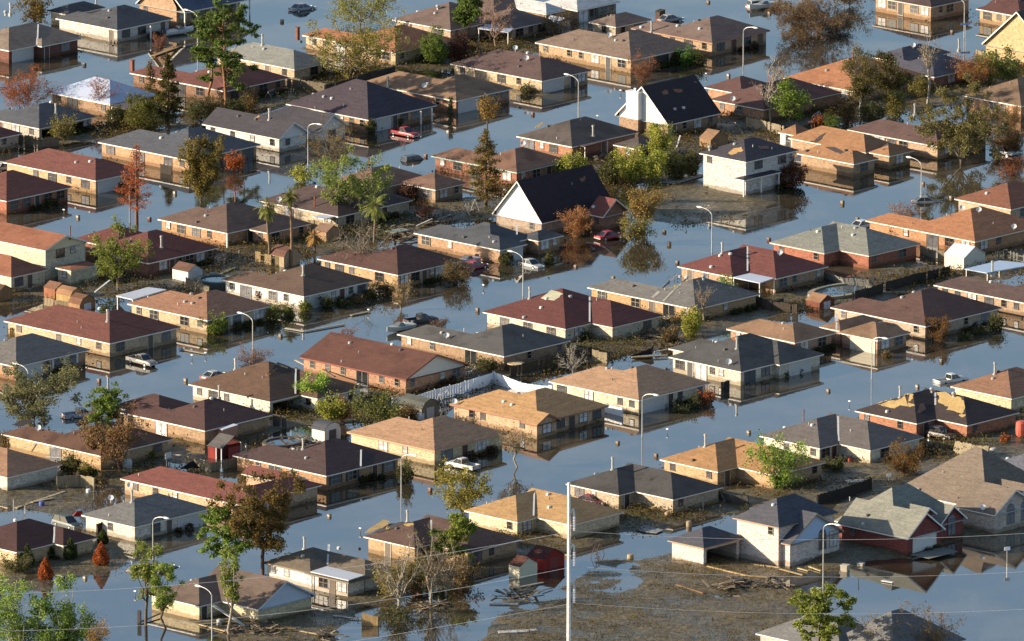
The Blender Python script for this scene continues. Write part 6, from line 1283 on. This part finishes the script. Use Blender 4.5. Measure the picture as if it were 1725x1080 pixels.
# planks, beams and rubble
def plank(r, x0, y0, x1, y1, label, w_=.35, hx='d8c8a4', z0=.15, z1=.15, name='plank', cat='plank'):
    a = at(r, x0, y0, z0); b = at(r, x1, y1, z1)
    if z0 < .5: a.z = max(a.z, ground_z(a) + .1)
    if z1 < .5: b.z = max(b.z, ground_z(b) + .1)
    m = MB(); m.beam((0, 0, 0), b - a, w_, .12); o = m.build(name, wood(hx)); o.location = a; tag(o, label, cat, 'loose planks and beams')
for a in [('P', 1335, 855, 1530, 980, 'long white beam fallen from the wrecked house roof', .5, 'efe9dc', 2.2, .3), ('P', 100, 245, 405, 145, 'long pale board across the left yard', .5, 'd0bc94'), ('P', 200, 215, 330, 190, 'short pale board across the left yard', .4, 'c8b08a'), ('Q', 490, 925, 665, 942, 'white board lying by the broken fence panel', .35, 'e8e0d0'), ('Q', 260, 1015, 450, 1050, 'long tan plank in the bottom yard', .3, 'd0b888'), ('Q', 0, 1003, 255, 1005, 'tan plank lying along the bottom yard', .3, 'c8ac7a'),
          ('U', 10, 750, 205, 712, 'grey board on the mud below the cream shed', .4, 'b8ac98'), ('U', 0, 1030, 165, 1022, 'white sheet of board at the bottom field edge', 1.2, 'd8d4cc'), ('Q', 1470, 843, 1650, 846, 'white board floating in the puddle', .6, 'e8e4dc'), ('Q', 1525, 1035, 1713, 1030, 'white wide board at the bottom puddle edge', 1.3, 'd8d4cc'), ('U', 1235, 625, 1480, 685, 'yellow board along the garage apron', .3, 'e0b878'), ('U', 1480, 685, 1640, 695, 'yellow board beyond the garage apron', .3, 'd8b070'),
          ('V', 0, 597, 180, 632, 'tan board at the foot of the pink wall', .35, 'e0c088'), ('V', 180, 640, 325, 665, 'tan board in front of the pink house porch', .35, 'd8b880'), ('V', 295, 622, 360, 640, 'short board by the pink house porch', .3, 'e0c890'), ('V', 365, 615, 440, 640, 'short slanting board near the tall lamp', .3, 'e0c890'), ('V', 822, 700, 892, 712, 'white board floating before the red brick garage', .5, 'f0ece4'), ('U', 1040, 740, 1210, 782, 'thin reddish board on the muddy field', .25, 'a8784c'),
          ('K', 645, 435, 775, 505, 'pale gutter beam fallen from the torn brown roof', .4, 'f0e4cc', 2.2, .3), ('K', 410, 335, 500, 390, 'dark brown beam leaning on the long brown roof', .3, '8a5a40', .8, 2.4), ('K', 250, 285, 330, 325, 'pale beam at the tip of the long brown roof', .3, 'd8c4a0', .6, .6), ('J', 290, 830, 440, 850, 'white trellis rail at the storm worn house', .15, 'd8d4c8', 1.8, 1.8), ('J', 290, 890, 440, 905, 'lower white trellis rail at the storm worn house', .15, 'd8d4c8', .9, .9), ('J', 130, 840, 250, 805, 'slanting white trellis rail by the green bush', .15, 'd8d4c8', 1.0, 2.0),
          ('E', 1290, 795, 1470, 715, 'long floating boom between the two flooded yards', .6, '9a8a6c'), ('F', 75 + 0, 1030 - 0, 80, 1032, 'x') if False else ('F', 600, 1010, 720, 985, 'sunken kerb edge showing above the street water', .5, 'b0a88c'), ('K', 190, 85, 310, 105, 'pale kerb slab breaking the water by the clipped hedges', .6, 'c8c0a8'), ('K', 310, 105, 560, 60, 'long pale kerb line breaking the water below the hedges', .4, 'b8b098'), ('J', 1130, 215, 1290, 245, 'sunken kerb corner by the lamp on the left', .5, 'b0a488'), ('G', 990, 180, 1200, 120, 'pale concrete driveway strip beside the two storey white house', 2.4, 'b0b0ac'), ('G', 575, 155, 655, 140, 'tan plywood sheet by the yellow green willow', 1.0, 'c8a878'),
          ('A', 960, 350, 1140, 285, 'tan kerb strip under the white boat', .8, 'c09a62'), ('M', 760, 268, 985, 255, 'tan broken roof edge floating by the overturned roof', .5, 'c8ac7c', .3, .3), ('M', 905, 235, 1090, 195, 'grey plank bridging the brush heap and the roof', .4, 'b0a48c', .4, .6), ('P', 870, 965, 1010, 905, 'dark fallen trunk by the thin bent sapling', .3, '5a4634', .2, .4), ('P', 1250, 975, 1420, 1020, 'pale plank before the wrecked house', .25, 'd0b888'), ('P', 1255, 975, 1640, 940, 'long pale plank along the wrecked house front', .25, 'd8c8a4'), ('P', 1550, 1030, 1713, 1000, 'pale plank at the right of the wrecked house', .25, 'd8c8a4'),
          ('N', 600, 1055, 720, 1045, 'pale flat panel on the lawn by the bright green tree', 1.4, 'c0c0b8'), ('C', 1040, 930, 1065, 850, 'white ladder like stake by the cottage corner', .25, 'd8d8d4', .2, 2.0), ('F', 1010, 450, 1110, 405, 'white slat frame in the debris yard', .3, 'd8d4cc', .3, 1.2), ('F', 840, 490, 940, 470, 'grey green sheet in the debris yard', 2.0, 'a8b0a8', .5, .5), ('F', 1150, 405, 1230, 375, 'grey sheet leaning in the debris yard', .8, 'a8a8a4', .3, 1.3), ('F', 900, 530, 1010, 510, 'brown beam in the debris yard', .3, '8a6a4c', .4, .6), ('E', 595, 865, 690, 790, 'pale slide frame behind the wooden fence', .35, 'd8dce0', .4, 1.9)]:
    if isinstance(a, tuple) and a[5] != 'x': plank(*a)
def rubble(r, x, y, w_, d_, n, label, cols=('8a765c', '5a4a38', 'b09c7c')):
    p = at(r, x, y); m = MB(); rs = random.Random(label); g = max(-.1, ground_z(p))
    for i in range(n):
        a = rs.uniform(0, 6.28); L = rs.uniform(.5, 2.2); q = Vector((rs.gauss(0, w_ / 4), rs.gauss(0, d_ / 4), rs.uniform(0, .45))); d = Vector((math.cos(a), math.sin(a), rs.uniform(-.25, .35))) * L
        m.beam(q, q + d, rs.uniform(.06, .5), .05, rs.randrange(3))
    o = m.build('debris_pile', [wood(c) for c in cols]); o.location = (p.x, p.y, g); o.rotation_euler = (0, 0, AL); tag(o, label, 'debris', 'heaps of flood debris', 'stuff')
for a in [('F', 900, 510, 9, 12, 150, 'heap of branches and broken boards in the debris yard'), ('F', 1080, 440, 7, 7, 60, 'jumbled white slats and boards beside the swing frame'), ('K', 270, 815, 8, 6, 90, 'broken boards around the small choked pool'), ('K', 780, 530, 5, 5, 50, 'broken red and white boards by the fallen gutter'), ('M', 1010, 190, 5, 4, 50, 'sticks and boards by the overturned roof piece'), ('P', 1540, 990, 9, 7, 80, 'splintered boards strewn before the wrecked house'), ('U', 1370, 745, 7, 4, 70, 'heap of branches and lumber on the muddy field'), ('Q', 1100, 860, 9, 5, 90, 'tangle of fallen branches in the puddle'), ('Q', 60, 1020, 5, 5, 40, 'wooden scraps at the bottom yard'), ('M', 880, 150, 6, 4, 40, 'driftwood under the eave of the red roof'), ('N', 640, 915, 3, 2, 20, 'small scraps by the cream house wall'), ('C', 560, 985, 5, 4, 40, 'junk under the wrecked rear porch'), ('Q', 440, 1060, 3, 3, 30, 'black splintered heap at the bottom edge'), ('V', 120, 740, 6, 5, 60, 'dirt clods and sticks on the field by the tall lamp'), ('U', 70, 790, 6, 4, 60, 'dark rubbish on the bank below the cream shed')]: rubble(*a)
def slab(r, pts, z, th, hx, label, name, cat):
    Q = [at(r, q[0], q[1], q[2] if len(q) > 2 else z) for q in pts]; o_ = Q[0].copy(); m = MB(); m.hexa([q - o_ for q in Q], [q - o_ + Vector((0, 0, th)) for q in Q]); o = m.build(name, wood(hx)); o.location = o_; tag(o, label, cat)
slab('M', [(752, 262, .1), (890, 250, .1), (900, 190, 1.4), (880, 215, 1.2)], .1, .1, '2a2420', 'overturned black roof piece floating beside the brush heap', 'roof_wreck', 'debris')
slab('J', [(1130, 970, .2), (1255, 965, .2), (1215, 920, 1.4), (1190, 930, 1.2)], .1, .08, '201c1a', 'black tarp over rubbish by the tall tan fence', 'tarp', 'tarp')
slab('U', [(690, 345), (760, 335), (960, 385), (915, 405), (830, 395)], .12, .08, 'a8acac', 'broken concrete slab in the puddle behind the cream house', 'concrete_slab', 'slab')
slab('V', [(1000, 540), (1195, 490), (1300, 520), (1120, 565)], .38, .06, '8a8880', 'short concrete driveway before the red brick garage', 'driveway', 'driveway')
def barrel(r, x, y, label, rad=.45, h_=1.0, hx='d8d8d4'):
    p = at(r, x, y); m = MB(); m.lathe([(0, 0), (rad, 0), (rad * 1.06, h_ * .5), (rad, h_), (rad * .7, h_ * 1.12), (0, h_ * 1.15)], n=14); o = m.build('tank', paint(hx)); o.location = (p.x, p.y, max(-.1, ground_z(p))); tag(o, label, 'tank')
barrel('J', 798, 960, 'white box like water tank beside the rusty vine mound', .7, 1.1, 'd0d4d4'); barrel('P', 1375, 975, 'white propane tank before the wrecked house', .35, .7); barrel('K', 1040, 655, 'white round tank at the grey barn shed', .5, 1.0, 'e8e8ec'); barrel('P', 555, 150, 'white cooler box above the grey roof', .35, .5, 'f0f0f0'); barrel('P', 262, 235, 'small blue bin in the left yard', .4, .6, '4a5cb0'); barrel('N', 620, 925, 'small red pot by the cream house nook', .3, .5, 'b03024'); barrel('E', 1330, 775, 'tan drum by the floating boom', .5, .7, 'b09c7c'); barrel('U', 985, 300, 'tan drum at the brown brick corner', .4, .6, 'c8a878'); barrel('U', 752, 560, 'tan tree stump on the wet mud', .45, .6, 'c0a478'); barrel('U', 1120, 360, 'tan stump behind the pink garage roof', .4, .8, 'b09878'); barrel('N', 1700, 770, 'red orange bin at the right edge beside the lawn', .9, 2.0, 'd8644c'); barrel('N', 1520, 880, 'grey white drum beside the tilted fence', .5, .7, 'c8c4b8')
slab('P', [(455, 300, .5), (520, 300, .5), (515, 265, 1.6), (480, 270, 1.6)], .5, .1, 'd83a2c', 'red and yellow kayak behind the white brick house', 'kayak', 'kayak')
# ------------------------------------------------------------------ steel utility pole and its wires
pb = ray(958, 1215); kp = ppm(pb); HP = (1215 - 812) / (kp * math.cos(TH))
root = thing('utility_pole', 'tall white steel utility pole with three insulators at the bottom centre', 'utility pole', (pb.x, pb.y, 0))
m = MB(); m.tube((0, 0, -1), (0, 0, HP), .32, .20, 14); m.build('pole', flat(.72, .72, .72, .35, .2), root)
att = []
for i, zy in enumerate((385, 607, 838)):
    zc = (1215 - (790 + zy / S)) / (kp * math.cos(TH)); m = MB(); pts = [Vector((.3, 0, zc + 2.5))]
    for q in range(1, 8): t = q / 7; pts.append(Vector((.3 + .42 * math.sin(t * math.pi / 2), 0, zc + 2.5 + .75 * math.sin(t * math.pi) - .5 * t)))
    for a, b in zip(pts, pts[1:]): m.tube(a, b, .12)
    m.build('bracket', WHITE, root); m = MB(); e = pts[-1]
    prof = [(0, 0)]
    for q in range(9): prof += [(.12, -.22 * q), (.26, -.22 * q - .1), (.12, -.22 * q - .2)]
    m.lathe(prof + [(0, -2.0)], n=10); m.v = [(a_ + e.x, b_ + e.y, c_ + e.z) for a_, b_, c_ in m.v]; m.build('insulator', flat(.6, .6, .62, .3), root)
    att.append(pb + e + Vector((0, 0, -2.0)))
WIRE = flat(.42, .42, .42, .5)
def wire(p0, px_list, label):
    """runs in the upright plane through the pole that faces the camera; height follows a hanging curve"""
    xs_ = []; zs_ = []; dep = (p0 - CAM).dot(FW)
    def to(px, py):
        d = FW * FPX + Vector((px - 862.5, 0, 0)) + UP * (540 - py); t = (pb.y - CAM.y) / d.y; return CAM + d * t
    Q = [p0] + [to(*q) for q in px_list]; X_ = [q.x for q in Q]; Z_ = [q.z for q in Q]; c = np.polyfit(X_, Z_, 2); L = []
    for i in range(41): x_ = X_[0] + (X_[-1] - X_[0]) * 1.25 * i / 40; L.append(Vector((x_, pb.y, float(np.polyval(c, x_)))))
    L[0] = p0; m = MB()
    for a, b in zip(L, L[1:]): m.tube(a - p0, b - p0, .022, n=5)
    o = m.build('power_wire', WIRE); o.location = p0; tag(o, label, 'wire', 'power wires at the steel pole')
def FP(r, x, y): return full(r, x, y)
wire(att[0], [FP('U', 1000, 425), FP('V', 580, 444), FP('V', 1713, 405)], 'top power wire running right from the steel pole'); wire(att[1], [FP('U', 1000, 650), FP('V', 400, 678), FP('V', 1713, 645)], 'middle power wire running right from the steel pole'); wire(att[2], [FP('U', 1000, 880), FP('V', 560, 910), FP('V', 1713, 880)], 'bottom power wire running right from the steel pole')
wire(att[0], [FP('U', 0, 460), FP('Q', 690, 605), FP('P', 1300, 712), FP('P', 0, 785)], 'top power wire running left from the steel pole'); wire(att[1], [FP('U', 0, 690), FP('Q', 900, 815), FP('Q', 20, 918), FP('P', 700, 990), FP('P', 0, 1020)], 'middle power wire running left from the steel pole'); wire(att[2], [FP('U', 0, 915), FP('Q', 1200, 985), FP('Q', 620, 1080)], 'bottom power wire running left from the steel pole')

# the cottage's broad white chimney, set against its gable wall
for lb, P0_, ro, B_ in HOUSES:
    if lb.startswith('white gabled cottage'):
        b = B_[0]; ym = b['b'] / 2; m = MB(); m.box(-.55, .75, ym + .25, ym + 2.9, -.9, b['ze'] - .02); m.build('chimney_base', wall_mat('b98c5f'), ro)
        m = MB(); m.box(-.55, .75, ym + .25, ym + 2.9, b['ze'] - .02, b['ze'] + 4.3); m.box(-.6, .8, ym + .2, ym + 2.95, b['ze'] + 4.3, b['ze'] + 4.5); m.box(0, .3, ym + 1.3, ym + 1.7, b['ze'] + 4.5, b['ze'] + 5.0); m.build('chimney', paint('f4f2ee', .7, 1.7, .15), ro)
# low scrub, dead weeds and floating litter that nobody could count
def scrub(name, n, label_seed, lo, hi, size, col, zoff, per=9, spread=.5):
    rs = np.random.RandomState(label_seed); w_ = ((GZ > lo) & (GZ < hi)).ravel().astype(float); clump = vnoise(GX, GY, 9, label_seed + 5).ravel() ** 3 * (.12 + SM.ravel() * 1.2); w_ = w_ * clump * (GY.ravel() > -215) * (np.abs(GX.ravel()) < 105)
    w_ = w_ * np.where(GY.ravel() < -130, .25, 1.0)
    i = rs.choice(len(w_), n, p=w_ / w_.sum()); c = np.stack([GX.ravel()[i], GY.ravel()[i], np.maximum(GZ.ravel()[i], -.02) + zoff], 1)
    hts = rs.uniform(.1, 1.0, n) ** 2
    C = np.repeat(c, per, 0) + rs.normal(size=(n * per, 3)) * np.array([spread, spread, .01]); C[:, 2] += rs.rand(n * per) * np.repeat(hts, per) * 1.5
    me = leaf_mesh(name, C, size, rs, leaf(*col), 1.0, .1 if zoff > 0 else 6.0); tag(put(name, me), kind='stuff')
scrub('dead_weeds', 9000, 3, -.22, .5, .12, ('6a5c3c', '3c3624'), .02, 10)
scrub('green_weeds', 2600, 8, -.15, .5, .11, ('5c6236', '343a22'), .02, 10)
scrub('floating_litter', 1500, 12, -.22, -.02, .12, ('4c4234', '2c261e'), .03, 6, .8)

def stubble():
    rs = np.random.RandomState(21); w_ = ((GZ > .02) & (GY < -125) & (np.abs(GX) < 100)).ravel().astype(float) * (.15 + vnoise(GX + .6 * GY, GY * .6, 3.0, 31).ravel() ** 2)
    n = 14000; i = rs.choice(len(w_), n, p=w_ / w_.sum()); c = np.stack([GX.ravel()[i], GY.ravel()[i], GZ.ravel()[i]], 1)
    C = np.repeat(c, 5, 0) + rs.normal(size=(n * 5, 3)) * np.array([.45, .3, .0]); C[:, 2] += rs.rand(n * 5) * .22
    tag(put('field_grass', leaf_mesh('field_grass', C, .07, rs, leaf('6e6236', '423a20'), 1.0, .1)), kind='stuff')
stubble()
# dark shrub rows against the house fronts
used = set()
for lb, P0_, ro, B_ in HOUSES:
    rs = np.random.RandomState(sum(map(ord, lb)) % 9973)
    if rs.rand() < .42 or 'stucco' in lb or 'gabled' in lb or 'cottage' in lb or 'cream wall' in lb: continue
    b = B_[0]; wx0, wy0, wx1, wy1 = b['w']; L = wx1 - wx0
    if L < 7: continue
    a0 = wx0 + L * rs.uniform(.35, .55); a1 = wx0 + L * rs.uniform(.75, 1.0); n = max(2, int((a1 - a0) / 1.4)); cs = []
    for k in range(n):
        h_ = rs.uniform(.5, 1.3); c = np.array([a0 + (a1 - a0) * (k + .5) / n + rs.normal() * .2, wy0 - .55 - rs.rand() * .4, h_ * .35]); m_ = 260
        u = rs.normal(size=(m_, 3)); u /= np.linalg.norm(u, axis=1)[:, None]; cs.append(c + u * (rs.rand(m_)[:, None] ** .4) * np.array([.75, .6, h_ * .75]))
    C = np.concatenate(cs); C = C @ np.array([[DX.x, DX.y, 0], [DY.x, DY.y, 0], [0, 0, 1]]); C[:, 2] = np.maximum(C[:, 2], -.15)
    w3 = [w_ for w_ in lb.replace(',', '').split() if w_ not in ('a', 'the', 'at', 'with', 'and')][:7]; t_ = 'dark shrub row by the front of the ' + ' '.join(w3)
    while t_ in used and len(w3) < 8: w3.append(lb.split()[-1]); t_ = 'dark shrub row by the front of the ' + ' '.join(w3)
    used.add(t_); col = [('4a4c34', '2a2c1e'), ('5c4a38', '352a22'), ('50552f', '2e321e')][rs.randint(3)]
    o = put('shrub_row', leaf_mesh('shrub_row', C, .11, rs, leaf(*col), 1.0, .3)); o.location = (P0_.x, P0_.y, 0); tag(o, t_, 'shrub', 'shrub rows along house fronts')
